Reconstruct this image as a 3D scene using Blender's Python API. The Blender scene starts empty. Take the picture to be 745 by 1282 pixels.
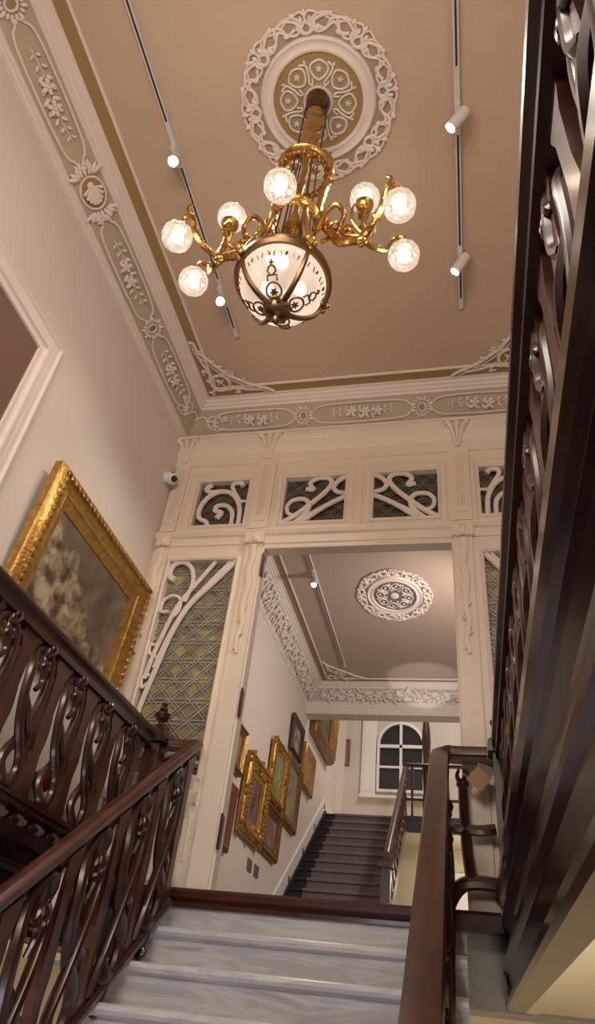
import bpy, math, random
from mathutils import Vector, Matrix
random.seed(7)
sc = bpy.context.scene
COL = sc.collection
PI = math.pi

# ------------------------------------------------------------------ camera
cd = bpy.data.cameras.new('camera'); cam = bpy.data.objects.new('camera', cd); COL.objects.link(cam)
R_ = Vector((0.9752224, 0.19727663, 0.10011597)); U_ = Vector((0.04381423, -0.61581898, 0.78666848)); F_ = Vector((-0.21684462, 0.76279021, 0.60920399))
m = Matrix((R_, U_, -F_)).transposed().to_4x4()
cam.matrix_world = m
cd.sensor_fit = 'VERTICAL'; cd.sensor_height = 24; cd.sensor_width = 24
cd.lens = 861.08/1282*24
cd.clip_start = 0.02; cd.clip_end = 100
sc.camera = cam
# ------------------------------------------------------------------ world, light, exposure
w = bpy.data.worlds.new('world'); sc.world = w; w.use_nodes = True
w.node_tree.nodes['Background'].inputs[0].default_value = (.8, .75, .7, 1); w.node_tree.nodes['Background'].inputs[1].default_value = .02
sc.view_settings.view_transform = 'Standard'; sc.view_settings.look = 'None'
sc.view_settings.gamma = 1; sc.view_settings.exposure = 0.50; sc.view_settings.use_curve_mapping = False
try: sc.cycles.use_denoising = True
except Exception: pass
sc.cycles.max_bounces = 8; sc.cycles.diffuse_bounces = 5
sc.cycles.sample_clamp_indirect = 4

def lamp(name, kind, loc, energy, color, target=None, **kw):
    l = bpy.data.lights.new(name, kind); l.energy = energy; l.color = color
    for k, v in kw.items(): setattr(l, k, v)
    o = bpy.data.objects.new(name, l); COL.objects.link(o); o.location = loc
    if target: o.rotation_euler = (Vector(target)-Vector(loc)).to_track_quat('-Z', 'Y').to_euler()
    return o
WARM = (1, .80, .62); NEUT = (1, .90, .80)
lamp('light_lower_hall', 'AREA', (1.0-.5, 1.2, -2.2), 24, (1, .86, .66), (.6, 3, 1), shape='DISK', size=.8)
lamp('light_lower_left', 'AREA', (-2.05, 1.6, -1.6), 22, (1, .86, .64), (-2.1, 3.4, 1), shape='DISK', size=.4)
lamp('light_stairs', 'AREA', (-.8, -.4, 2.6), 46, (1, .86, .74), (-.9, 4.2, 1.4), shape='RECTANGLE', size=1.6, size_y=.8)
lamp('light_gallery', 'AREA', (.75, .2, 3.9), 6, (1, .88, .76), (.5, 2.2, .6), shape='DISK', size=.4)
lamp('light_far_hall', 'AREA', (-.4, 11.6, 5.9), 34, (1, .90, .82), (-.9, 12.6, 3), shape='DISK', size=1.0)
lamp('light_under_landing', 'POINT', (.1, 12.4, 2.2), 13, (1, .88, .68), shadow_soft_size=.1)
lamp('light_lower_window', 'AREA', (-.7, .9, -.7), 5, (.86, .90, 1), (-.9, 3.6, .2), shape='DISK', size=.5)
lamp('light_inner_right', 'AREA', (.6, 6.6, 3.6), 40, (1, .88, .78), (-1.6, 8.6, 2.9), shape='DISK', size=.6)
lamp('light_inner_up', 'SPOT', (-.5, 9.62, 3.35), 11, (1, .93, .88), (-.5, 9.75, 4.5), spot_size=.98, spot_blend=.35, shadow_soft_size=.03)

# ------------------------------------------------------------------ materials
def mat(name, base, rough=.6, metal=0, coat=0, noise=None, bump=0, bscale=60, spec=.5):
    M = bpy.data.materials.new(name); M.use_nodes = True
    nt = M.node_tree; b = nt.nodes['Principled BSDF']
    b.inputs['Base Color'].default_value = (*base, 1); b.inputs['Roughness'].default_value = rough
    b.inputs['Metallic'].default_value = metal; b.inputs['Coat Weight'].default_value = coat; b.inputs['Coat Roughness'].default_value = .12
    b.inputs['Specular IOR Level'].default_value = spec
    tc = nt.nodes.new('ShaderNodeTexCoord')
    if noise:
        c2, sc_, dist = noise[0], noise[1], noise[2] if len(noise) > 2 else 0
        mp = nt.nodes.new('ShaderNodeMapping'); nt.links.new(tc.outputs['Object'], mp.inputs[0])
        mp.inputs['Scale'].default_value = sc_ if isinstance(sc_, tuple) else (sc_,)*3
        n = nt.nodes.new('ShaderNodeTexNoise'); n.inputs['Scale'].default_value = 1; n.inputs['Detail'].default_value = 6; n.inputs['Distortion'].default_value = dist
        nt.links.new(mp.outputs[0], n.inputs['Vector'])
        r = nt.nodes.new('ShaderNodeValToRGB'); r.color_ramp.elements[0].position = .35; r.color_ramp.elements[1].position = .68
        r.color_ramp.elements[0].color = (*base, 1); r.color_ramp.elements[1].color = (*c2, 1)
        nt.links.new(n.outputs['Fac'], r.inputs[0]); nt.links.new(r.outputs[0], b.inputs['Base Color'])
    if bump:
        n = nt.nodes.new('ShaderNodeTexNoise'); n.inputs['Scale'].default_value = bscale; n.inputs['Detail'].default_value = 4
        nt.links.new(tc.outputs['Object'], n.inputs['Vector'])
        bp = nt.nodes.new('ShaderNodeBump'); bp.inputs['Strength'].default_value = bump; bp.inputs['Distance'].default_value = .01
        nt.links.new(n.outputs['Fac'], bp.inputs['Height']); nt.links.new(bp.outputs[0], b.inputs['Normal'])
    return M
def emat(name, col, s):
    M = bpy.data.materials.new(name); M.use_nodes = True; nt = M.node_tree; nt.nodes.clear()
    o = nt.nodes.new('ShaderNodeOutputMaterial'); e = nt.nodes.new('ShaderNodeEmission')
    e.inputs[0].default_value = (*col, 1); e.inputs[1].default_value = s; nt.links.new(e.outputs[0], o.inputs[0]); return M
def ramp_mat(name, scale, stops, rough=.55, dist=1.5, detail=8):
    M = mat(name, (.5, .5, .5), rough); nt = M.node_tree; b = nt.nodes['Principled BSDF']
    tc = nt.nodes.new('ShaderNodeTexCoord'); mp = nt.nodes.new('ShaderNodeMapping'); mp.inputs['Scale'].default_value = scale
    mp.inputs['Location'].default_value = (random.uniform(0, 9),)*3
    n = nt.nodes.new('ShaderNodeTexNoise'); n.inputs['Scale'].default_value = 1; n.inputs['Detail'].default_value = detail; n.inputs['Distortion'].default_value = dist
    r = nt.nodes.new('ShaderNodeValToRGB'); cr_ = r.color_ramp
    while len(cr_.elements) < len(stops): cr_.elements.new(.5)
    for e, (p, c) in zip(cr_.elements, stops): e.position = p; e.color = (*c, 1)
    nt.links.new(tc.outputs['Object'], mp.inputs[0]); nt.links.new(mp.outputs[0], n.inputs['Vector']); nt.links.new(n.outputs['Fac'], r.inputs[0]); nt.links.new(r.outputs[0], b.inputs['Base Color'])
    return M
WALL = mat('wall_paint', (.70, .62, .56), .75, bump=.05, bscale=90)
SCREEN = mat('screen_paint', (.76, .655, .545), .5)
CREAM = mat('cream_plaster', (.72, .62, .44), .8)
CEIL = mat('ceiling_paint', (.55, .41, .305), .8, bump=.15, bscale=45)
PLAS = mat('white_plaster', (.76, .665, .61), .6)
FRZ = mat('frieze_ground', (.47, .39, .285), .75)
GBAND = mat('ochre_band', (.33, .225, .085), .6)
WOOD = mat('dark_mahogany', (.022, .0058, .004), .30, coat=.18, noise=((.052, .014, .009), (3, 3, 14), .4))
WOODR = mat('red_mahogany', (.042, .011, .007), .32, coat=.18, noise=((.085, .023, .014), (4, 4, 18), .4))
STRING = mat('polished_mahogany', (.014, .005, .004), .20, coat=.25, spec=.35, noise=((.028, .009, .007), (6, 6, 9), .3))
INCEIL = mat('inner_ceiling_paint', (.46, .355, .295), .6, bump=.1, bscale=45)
MARB = ramp_mat('white_marble', (.9, 5, 7), [(.25, (.36, .37, .41)), (.45, (.64, .64, .66)), (.55, (.48, .49, .53)), (.8, (.74, .73, .72))], .3, 2)
MARBG = ramp_mat('grey_marble', (3, 3, 7), [(.3, (.22, .22, .22)), (.7, (.33, .33, .325))], .3, 1.5)
BRASS = mat('gilt_brass', (.62, .38, .12), .24, metal=1, noise=((.42, .24, .07), 30), bump=.3, bscale=70)
BRONZE = mat('dark_bronze', (.16, .095, .045), .35, metal=1)
GILT = mat('gilt_frame', (.60, .37, .11), .34, metal=.85, noise=((.42, .23, .06), 22), bump=.5, bscale=60)
GILTD = mat('old_gilt_frame', (.34, .19, .06), .4, metal=.7, noise=((.20, .10, .03), 20), bump=.4, bscale=50)
REDFR = mat('red_brown_frame', (.17, .055, .03), .4)
DARKFR = mat('dark_frame', (.06, .03, .02), .4)
TRACK = mat('track_white', (.62, .58, .55), .5)
BLACK = mat('black_slot', (.02, .02, .02), .5)
IRON = mat('dark_iron', (.05, .045, .04), .4, metal=.6)
CARPET = mat('grey_carpet', (.16, .135, .135), .95, noise=((.20, .17, .17), 60), bump=.3, bscale=200)
STAIRD = mat('dark_stair_wood', (.018, .012, .012), .5)
WHITE = mat('white_enamel', (.78, .76, .73), .4)
DGLASS = mat('dark_pane', (.035, .036, .042), .08)
MIRROR = mat('brown_door_pane', (.17, .105, .075), .15)
STEEL = mat('hinge_steel', (.10, .09, .08), .4, metal=.7)
CARD = mat('brown_card', (.36, .22, .11), .8)
GREYCARD = mat('grey_card', (.16, .14, .13), .7)
SWITCH = mat('switch_plate', (.16, .15, .15), .4)
LEAD = mat('grey_lead', (.36, .34, .31), .4, metal=.2)
LEADD = mat('dark_lead', (.15, .135, .12), .5)
BULB = emat('bulb_glow', (1, .84, .68), 22)
BULBB = emat('bowl_bulb_glow', (1, .84, .70), 13)
SPOTE = emat('spot_glow', (1, .93, .88), 60)
def stained(name, a, b_, c):
    M = ramp_mat(name, (5, 5, 9), [(.3, a), (.5, b_), (.7, c)], .2, .6, 3); return M
SGLASS = stained('olive_stained_glass', (.13, .125, .085), (.27, .245, .12), (.46, .40, .18))
TGLASS = stained('umber_stained_glass', (.05, .04, .025), (.085, .068, .04), (.12, .10, .055))
def globe_mat(name, tr, em, c0, c1, scale):
    M = bpy.data.materials.new(name); M.use_nodes = True; nt = M.node_tree; nt.nodes.clear(); L = nt.links
    o = nt.nodes.new('ShaderNodeOutputMaterial'); t = nt.nodes.new('ShaderNodeBsdfTransparent'); d = nt.nodes.new('ShaderNodeBsdfTranslucent'); g = nt.nodes.new('ShaderNodeBsdfGlossy')
    e = nt.nodes.new('ShaderNodeEmission'); e.inputs[0].default_value = (1, .84, .70, 1); e.inputs[1].default_value = em
    tc = nt.nodes.new('ShaderNodeTexCoord'); vo = nt.nodes.new('ShaderNodeTexVoronoi'); vo.inputs['Scale'].default_value = scale
    L.new(tc.outputs['Object'], vo.inputs['Vector']); r = nt.nodes.new('ShaderNodeValToRGB'); r.color_ramp.elements[0].color = (*c0, 1); r.color_ramp.elements[1].color = (*c1, 1)
    L.new(vo.outputs['Color'], r.inputs[0]); L.new(r.outputs[0], d.inputs[0]); g.inputs['Roughness'].default_value = .1
    m1 = nt.nodes.new('ShaderNodeMixShader'); m1.inputs[0].default_value = tr; L.new(d.outputs[0], m1.inputs[1]); L.new(t.outputs[0], m1.inputs[2])
    m2 = nt.nodes.new('ShaderNodeMixShader'); m2.inputs[0].default_value = .08; L.new(m1.outputs[0], m2.inputs[1]); L.new(g.outputs[0], m2.inputs[2])
    a = nt.nodes.new('ShaderNodeAddShader'); L.new(m2.outputs[0], a.inputs[0]); L.new(e.outputs[0], a.inputs[1]); L.new(a.outputs[0], o.inputs[0]); return M
GLOBE = globe_mat('crackled_glass', .60, .16, (.07, .058, .05), (.24, .20, .175), 50)
BOWL = globe_mat('frosted_bowl_glass', .10, .13, (.47, .41, .37), (.50, .44, .40), 3)

# ------------------------------------------------------------------ mesh builder
def cr(P, n=6, closed=False):
    P = [Vector(p) for p in P]; out = []
    N = len(P); rng = range(N if closed else N-1)
    g = (lambda i: P[i % N]) if closed else (lambda i: P[max(0, min(N-1, i))])
    for i in rng:
        a, b, c, d = g(i-1), g(i), g(i+1), g(i+2)
        for k in range(n):
            t = k/n
            out.append(.5*((2*b)+(c-a)*t+(2*a-5*b+4*c-d)*t*t+(3*b-a-3*c+d)*t**3))
    if not closed: out.append(P[-1].copy())
    return out
class MB:
    def __init__(s, f=None): s.v = []; s.f = []; s.m = f or (lambda p: p)
    def add(s, V, F):
        o = len(s.v); s.v += [s.m(Vector(p)) for p in V]; s.f += [tuple(i+o for i in q) for q in F]; return s
    def box(s, a, b):
        (x0, y0, z0), (x1, y1, z1) = a, b
        return s.add([(x0, y0, z0), (x1, y0, z0), (x1, y1, z0), (x0, y1, z0), (x0, y0, z1), (x1, y0, z1), (x1, y1, z1), (x0, y1, z1)],
                     [(3, 2, 1, 0), (4, 5, 6, 7), (0, 1, 5, 4), (1, 2, 6, 5), (2, 3, 7, 6), (3, 0, 4, 7)])
    def tube(s, P, r, n=6, closed=False, flat=None, caps=True):
        # flat=(axis, factor): squash the section along that local axis
        P = [Vector(p) for p in P]; N = len(P); V = []; F = []; prev = None
        for i, p in enumerate(P):
            if closed: t = P[(i+1) % N]-P[i-1]
            else: t = P[min(N-1, i+1)]-P[max(0, i-1)]
            if t.length < 1e-9: t = Vector((0, 0, 1))
            t.normalize()
            if flat is not None:
                ax = Vector([0, 0, 0]); ax[flat[0]] = 1; u = ax-t*ax.dot(t)
                if u.length < 1e-4: u = t.orthogonal()
            elif prev is None: u = t.orthogonal()
            else: u = prev-t*prev.dot(t)
            u.normalize(); prev = u; w_ = t.cross(u)
            rr = r[i*len(r)//N] if isinstance(r, list) and len(r) != N else (r[i] if isinstance(r, list) else r)
            k = flat[1] if flat else 1
            for j in range(n):
                a = 2*PI*j/n; V.append(p+u*(math.cos(a)*rr*k)+w_*(math.sin(a)*rr))
        M = N if closed else N-1
        for i in range(M):
            for j in range(n):
                a = i*n+j; b = i*n+(j+1) % n; c = ((i+1) % N)*n+(j+1) % n; d = ((i+1) % N)*n+j; F.append((a, b, c, d))
        if caps and not closed: F += [tuple(range(n))[::-1], tuple((N-1)*n+j for j in range(n))]
        return s.add(V, F)
    def taper(s, P, r0, r1, n=6, flat=None, mid=None):
        N = len(P); L = []
        for i in range(N):
            t = i/(N-1); q = r0+(r1-r0)*t
            if mid: q += mid*math.sin(PI*t)
            L.append(q)
        return s.tube(P, L, n, flat=flat)
    def blob(s, c, rx, ry, rz, ang=0, ax=2, n=6, k=4):
        V = []; F = []; R = Matrix.Rotation(ang, 3, 'XYZ'[ax]); c = Vector(c)
        V.append(c+R@Vector((0, 0, -rz)))
        for i in range(1, k):
            ph = -PI/2+PI*i/k
            for j in range(n): V.append(c+R@Vector((rx*math.cos(ph)*math.cos(2*PI*j/n), ry*math.cos(ph)*math.sin(2*PI*j/n), rz*math.sin(ph))))
        V.append(c+R@Vector((0, 0, rz))); T = len(V)-1
        for j in range(n): F.append((0, 1+(j+1) % n, 1+j)); F.append((T, T-n+j, T-n+(j+1) % n))
        for i in range(k-2):
            for j in range(n): a = 1+i*n+j; b = 1+i*n+(j+1) % n; F.append((a, b, b+n, a+n))
        return s.add(V, F)
    def lathe(s, prof, c=(0, 0, 0), n=20, ax=2, sy=1):
        c = Vector(c); V = []; F = []
        for r, z in prof:
            for j in range(n):
                a = 2*PI*j/n; p = [r*math.cos(a), r*math.sin(a)*sy, z]
                if ax == 0: p = [z, p[0], p[1]]
                if ax == 1: p = [p[1], z, p[0]]
                V.append(c+Vector(p))
        for i in range(len(prof)-1):
            for j in range(n): F.append((i*n+j, i*n+(j+1) % n, (i+1)*n+(j+1) % n, (i+1)*n+j))
        return s.add(V, F)
    def prism(s, poly, a, b, ax):
        # poly of 2D points in the other two axes
        n = len(poly); V = []
        for q in (a, b):
            for (u, v) in poly:
                p = [u, v]; p.insert(ax, q); V.append(p)
        F = [tuple(range(n))[::-1], tuple(range(n, 2*n))]+[(i, (i+1) % n, n+(i+1) % n, n+i) for i in range(n)]
        return s.add(V, F)
    def build(s, name, mtl, parent=None, smooth=False, kind=None, auto=True):
        me = bpy.data.meshes.new(name); L = Vector((0, 0, 0)); p = parent
        while p is not None: L += p.location; p = p.parent
        me.from_pydata([v-L for v in s.v], [], s.f); me.materials.append(mtl)
        import bmesh
        bm = bmesh.new(); bm.from_mesh(me); bmesh.ops.recalc_face_normals(bm, faces=bm.faces); bm.to_mesh(me); bm.free()
        if smooth:
            for q in me.polygons: q.use_smooth = True
            try: me.set_sharp_from_angle(angle=math.radians(38))
            except Exception: pass
        o = bpy.data.objects.new(name, me); COL.objects.link(o)
        if parent is not None: o.parent = parent
        if kind: o['kind'] = kind
        return o
def empty(name, loc, label=None, cat=None, group=None, kind=None):
    o = bpy.data.objects.new(name, None); COL.objects.link(o); o.location = loc; o.empty_display_size = .05
    return tag(o, label, cat, group, kind)
def tag(o, label=None, cat=None, group=None, kind=None):
    if label: o['label'] = label
    if cat: o['category'] = cat
    if group: o['group'] = group
    if kind: o['kind'] = kind
    return o
def inst(src, parent, loc):
    c = src.copy(); COL.objects.link(c); c.parent = parent; c.location = loc
    for ch in src.children:
        d = ch.copy(); COL.objects.link(d); d.parent = c
    return c
S = 'structure'

# ------------------------------------------------------------------ room shell
XL, XR, YS, YB, ZC, ZL = -2.35, .95, 4.2, -.9, 4.5, .63
MB().box((XL-.2, YB, -2.6), (XL, 13.7, 6.6)).build('wall_left', WALL, kind=S)
MB().box((XR, YB, -2.6), (XR+.2, 13.7, 6.6)).build('wall_right', WALL, kind=S)
MB().box((XL-.2, YB-.2, -2.6), (XR+.2, YB, 6.6)).build('wall_rear', WALL, kind=S)
MB().box((XL-.2, YB-.2, -2.7), (XR+.2, 13.7, -2.6)).build('floor', MARBG, kind=S)
MB().box((XL-.2, YB-.2, ZC), (XR+.2, YS+.09, ZC+.12)).build('ceiling', CEIL, kind=S)
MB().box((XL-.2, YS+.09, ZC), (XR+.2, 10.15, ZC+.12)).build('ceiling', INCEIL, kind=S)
MB().box((XL-.2, 10.15, 6.4), (XR+.2, 13.7, 6.5)).build('ceiling', CEIL, kind=S)
MB().box((XL, 10.15, 4.08), (XR, 10.4, 6.5)).build('wall_over_beam', WALL, kind=S)
# the end wall, cream below the upper landing
MB().box((XL-.2, 13.5, -2.6), (XR+.2, 13.7, 3.1)).build('wall_end', CREAM, kind=S)
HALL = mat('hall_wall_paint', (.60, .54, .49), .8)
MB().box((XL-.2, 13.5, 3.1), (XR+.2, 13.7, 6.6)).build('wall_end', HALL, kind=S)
# lower wall below the landing, and the landing slab
MB().box((XL, 4.75, -2.6), (XR, 4.85, .22)).build('wall_lower', CREAM, kind=S)
MB().box((XL, YS+.03, .22), (XR, 8.75, ZL)).build('floor', MARBG, kind=S)
MB().box((-.06, YS, .225), (.17, YS+.03, .54)).build('trim_1', MARBG, kind=S)

def holes_wall(name, x0, x1, z0, z1, y0, y1, holes, mtl):
    xs = sorted({x0, x1, *[h[0] for h in holes], *[h[1] for h in holes]}); zs = sorted({z0, z1, *[h[2] for h in holes], *[h[3] for h in holes]})
    mb = MB()
    for i in range(len(xs)-1):
        # merge vertical runs
        run = None
        for j in range(len(zs)-1):
            cx, cz = (xs[i]+xs[i+1])/2, (zs[j]+zs[j+1])/2
            solid = not any(h[0] < cx < h[1] and h[2] < cz < h[3] for h in holes)
            if solid: run = [zs[j], zs[j+1]] if run is None else [run[0], zs[j+1]]
            if (not solid or j == len(zs)-2) and run:
                mb.box((xs[i], y0, run[0]), (xs[i+1], y1, run[1])); run = None
    return mb.build(name, mtl, kind=S)
OPEN = (-1.42, 0.0, ZL, 3.0)
TR = [(-2.08, -1.64), (-1.32, -.82), (-.59, -.09), (.23, .67)]
SG = [(-2.18, -1.63), (.22, .77)]
holes = [OPEN]+[(a, b, 3.255, 3.72) for a, b in TR]+[(a, b, 1.27, 2.91) for a, b in SG]
holes_wall('wall_screen', XL, XR, ZL, ZC, YS, YS+.09, holes, SCREEN)
# mouldings on the screen
def frame_mb(mb, x0, x1, z0, z1, y, w_, d):
    # mitred picture moulding standing proud of plane y towards -y
    prof = [(0, 0), (0, d*.6), (w_*.35, d), (w_*.65, d*.7), (w_, d*.25), (w_, 0)]
    rings = []
    for a, h in prof: rings.append([(x0-a, y-h, z0-a), (x1+a, y-h, z0-a), (x1+a, y-h, z1+a), (x0-a, y-h, z1+a)])
    V = [p for r in rings for p in r]; F = []
    for i in range(len(prof)-1):
        for j in range(4): F.append((i*4+j, i*4+(j+1) % 4, (i+1)*4+(j+1) % 4, (i+1)*4+j))
    mb.add(V, F)
fr = MB()
for a, b in TR: frame_mb(fr, a, b, 3.255, 3.72, YS, .028, .018)
for a, b in SG: frame_mb(fr, a, b, 1.27, 2.91, YS, .03, .02); frame_mb(fr, a, b, .80, 1.03, YS, .02, .012)
frame_mb(fr, OPEN[0], OPEN[1], ZL, OPEN[3], YS, .03, .012)
for a, b in ((-2.2, -1.60), (-1.42, -.72), (-.70, -.0), (.17, .72)): frame_mb(fr, a+.03, b-.03, 3.20, 3.80, YS, .012, .008)
fr.build('trim_2', SCREEN, kind=S)
def bar_x(mb, x0, x1, prof):  # prof: (depth out of the screen, z)
    P = [(YS-d, z) for d, z in prof]; P = P+[(YS+.01, prof[-1][1]), (YS+.01, prof[0][1])]
    mb.prism(P, x0, x1, 0)
r_ = MB()
bar_x(r_, XL, XR, [(.01, 3.05), (.012, 3.12), (.03, 3.13), (.045, 3.155), (.045, 3.17), (.012, 3.185)])
bar_x(r_, XL, XR, [(.01, 3.90), (.025, 3.915), (.025, 4.0), (.04, 4.02), (.055, 4.06), (.06, 4.11), (.085, 4.13), (.085, 4.16), (.03, 4.18)])
for xa, xb in ((XL, -1.60), (.20, XR)): bar_x(r_, xa, xb, [(.01, 1.09), (.03, 1.10), (.045, 1.14), (.045, 1.16), (.01, 1.18)])
r_.build('trim_3', SCREEN, kind=S)
# pilasters with carved drops and capitals
def pilaster(n, cx, wd):
    p = MB(); p.box((cx-wd/2, YS-.028, 3.19), (cx+wd/2, YS+.01, 4.0)); p.box((cx-wd*.32, YS-.036, 3.26), (cx+wd*.32, YS, 3.86))
    p.box((cx-wd*.42, YS-.022, ZL), (cx+wd*.42, YS+.01, 3.06)); p.box((cx-wd*.5, YS-.05, 3.04), (cx+wd*.5, YS, 3.14))
    o = p.build('trim_%d' % n, SCREEN, kind=S)
    c = MB()
    for sx in (-1, 0, 1):
        c.taper(cr([(cx+sx*.01, YS-.035, 3.93), (cx+sx*.025, YS-.05, 4.03), (cx+sx*.05, YS-.085, 4.11), (cx+sx*.085, YS-.105, 4.15)]), .012, .022, 6)
        c.blob((cx+sx*.075, YS-.10, 4.135), .028, .02, .02)
    c.box((cx-.11, YS-.12, 4.15), (cx+.11, YS, 4.175))
    # drop
    c.blob((cx, YS-.05, 3.09), .03, .02, .05); c.blob((cx-.025, YS-.05, 3.06), .02, .015, .035, .5, 1); c.blob((cx+.025, YS-.05, 3.06), .02, .015, .035, -.5, 1)
    c.taper(cr([(cx+.012*math.sin(t*2.4), YS-.034, 3.02-t*.115) for t in range(9)], 4), .024, .012, 6, flat=(1, .55), mid=.006)
    for t in range(1, 9): c.blob((cx+(.02 if t % 2 else -.02), YS-.036, 3.02-t*.11), .009, .009, .020, .5 if t % 2 else -.5, 1)
    for q in range(3): c.taper([(cx+(q-1)*.022, YS-.04, 3.84), (cx+(q-1)*.022, YS-.04, 3.32)], .007, .005, 5)
    c.build('ornament', SCREEN, o, smooth=True)
pilaster(4, -1.50, .155); pilaster(5, .08, .155); pilaster(6, -2.265, .12); pilaster(7, .865, .12)
# leaded windows
def lead_lattice(mb, x0, x1, z0, z1, y, p, r):
    # paired horizontals, verticals and diagonals clipped to the pane
    W, H = x1-x0, z1-z0
    z = z0+p*.3
    while z < z1:
        mb.tube([(x0, y, z), (x1, y, z)], r, 4); mb.tube([(x0, y, z+p*.18), (x1, y, z+p*.18)], r, 4) if z+p*.18 < z1 else None; z += p
    def clip(ax, az, bx, bz):
        t0, t1 = 0, 1; dx, dz = bx-ax, bz-az
        for q, d, lo, hi in ((ax, dx, x0, x1), (az, dz, z0, z1)):
            if abs(d) < 1e-9:
                if not lo <= q <= hi: return None
                continue
            a, b = (lo-q)/d, (hi-q)/d
            if a > b: a, b = b, a
            t0, t1 = max(t0, a), min(t1, b)
        return None if t1-t0 < .02 else ((ax+dx*t0, az+dz*t0), (ax+dx*t1, az+dz*t1))
    k = -int(H/p)-2
    while k*p < W+H:
        for off in (0, p*.2):
            for sg in (1, -1):
                a = x0+k*p+off
                c = clip(a, z0, a+H, z1) if sg > 0 else clip(a, z1, a+H, z0)
                if c: mb.tube([(c[0][0], y-.004, c[0][1]), (c[1][0], y-.004, c[1][1])], r*.9, 4)
        k += 1
def leaded(n, x0, x1, z0, z1, curves, glass, lead, p, flip, rr=.02):
    root = empty('window_%d' % n, ((x0+x1)/2, YS+.06, z0), kind=S)
    MB().box((x0, YS+.055, z0), (x1, YS+.065, z1)).build('pane', glass, root)
    lt = MB(); lead_lattice(lt, x0, x1, z0, z1, YS+.05, p, .0055); lt.build('lead_lattice', lead, root)
    t = MB(); W, H = x1-x0, z1-z0
    for c in curves:
        pts, r0, r1 = c
        P = [((x1-u*W) if flip else (x0+u*W), YS+.02, z0+v*H) for u, v in pts]
        t.taper(cr(P, 7), r0, r1, 8, flat=(1, .8))
    t.build('tracery', PLAS, root, smooth=True)
T1 = [([(.22, .97), (.12, .88), (.22, .80), (.45, .80), (.62, .76), (.78, .60), (.88, .35), (.90, 0)], .024, .02),
      ([(.40, .80), (.20, .68), (.08, .45), (.10, .22), (.25, .12), (.32, .0)], .024, .02),
      ([(.45, .18), (.52, .30), (.40, .36), (.42, .46), (.60, .46), (.74, .30), (.76, .0)], .026, .018),
      ([(.88, .50), (.66, .86), (.68, .97), (.80, .98), (.86, .90)], .018, .022), ([(.88, .55), (1.0, .55)], .014, .014)]
T2 = [([(0.0, .02), (.2, .17), (.45, .42), (.66, .66), (.76, .86), (.70, .98), (.52, .99), (.40, .88), (.46, .74), (.34, .76)], .024, .02),
      ([(.2, .0), (.36, .18), (.42, .38), (.34, .52), (.16, .52), (.06, .40), (.08, .24), (.2, .17)], .024, .016),
      ([(.3, .0), (.6, .28), (.85, .46), (1, .54)], .022, .022), ([(.2, .0), (.5, .24), (.8, .43), (1, .54)], .014, .014),
      ([(1, 1), (.88, .92), (.80, .78), (.86, .66), (1, .62)], .022, .02)]
leaded(1, *TR[0], 3.255, 3.72, T1, TGLASS, LEADD, .14, False)
leaded(2, *TR[1], 3.255, 3.72, T2, TGLASS, LEADD, .14, False)
leaded(3, *TR[2], 3.255, 3.72, T2, TGLASS, LEADD, .14, True)
leaded(4, *TR[3], 3.255, 3.72, T1, TGLASS, LEADD, .14, True)
SGC = [([(.98, 1.0), (.70, .88), (.42, .76), (.26, .62), (.16, .45), (.07, .28), (.03, .12), (.06, 0)], 0.0234, 0.0172),
       ([(.90, 1.0), (.62, .87), (.38, .75), (.22, .60), (.12, .45)], 0.0140, 0.0140),
       ([(.68, 1.0), (.50, .90), (.30, .79), (.20, .70), (.08, .52), (.03, .4)], 0.0187, 0.0172),
       ([(.12, .90), (.02, .93), (.05, .985), (.20, 1.0), (.34, .96), (.40, .88), (.34, .78)], 0.0265, 0.0156),
       ([(.14, .73), (.02, .735), (.03, .79), (.16, .815), (.28, .79), (.28, .73), (.18, .69)], 0.0156, 0.0125),
       ([(.10, .56), (.0, .56), (.02, .52), (.14, .50)], 0.0125, 0.0125), ([(.10, .42), (.0, .40), (.03, .36), (.09, .38)], 0.0125, 0.0125),
       ([(.30, .0), (.50, .065), (.75, .10), (1, .11)], 0.0172, 0.0140), ([(.55, .0), (.75, .045), (1, .055)], 0.0140, 0.0109)]
leaded(5, *SG[0], 1.27, 2.91, SGC, SGLASS, LEAD, .150, False)
leaded(6, *SG[1], 1.27, 2.91, SGC, SGLASS, LEAD, .150, True)
# door jamb with the folded leaf edge and its hinges
for k, z in enumerate((.95, 1.75, 2.85)):
    h = MB().box((-1.425, YS-.014, z-.09), (-1.412, YS+.03, z+.09)); h.tube([(-1.415, YS-.018, z-.1), (-1.415, YS-.018, z+.1)], .008, 6)
    h = h.build('hinge', STEEL)
    tag(h, ['steel door hinge low on the left jamb, above the landing sill', 'steel door hinge halfway up the left jamb of the opening', 'steel door hinge near the top left corner of the opening'][k], 'hinge', 'hinges on the left jamb')
# landing sill
sl = MB(); P = [(4.23, .54), (4.17, .54), (4.165, .56), (4.18, .575), (4.155, .59), (4.15, .62), (4.16, .635), (4.40, .635), (4.40, .54)]
sl.prism(P, -1.89, .165, 0); sl.build('trim_9', WOODR, kind=S)

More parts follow.
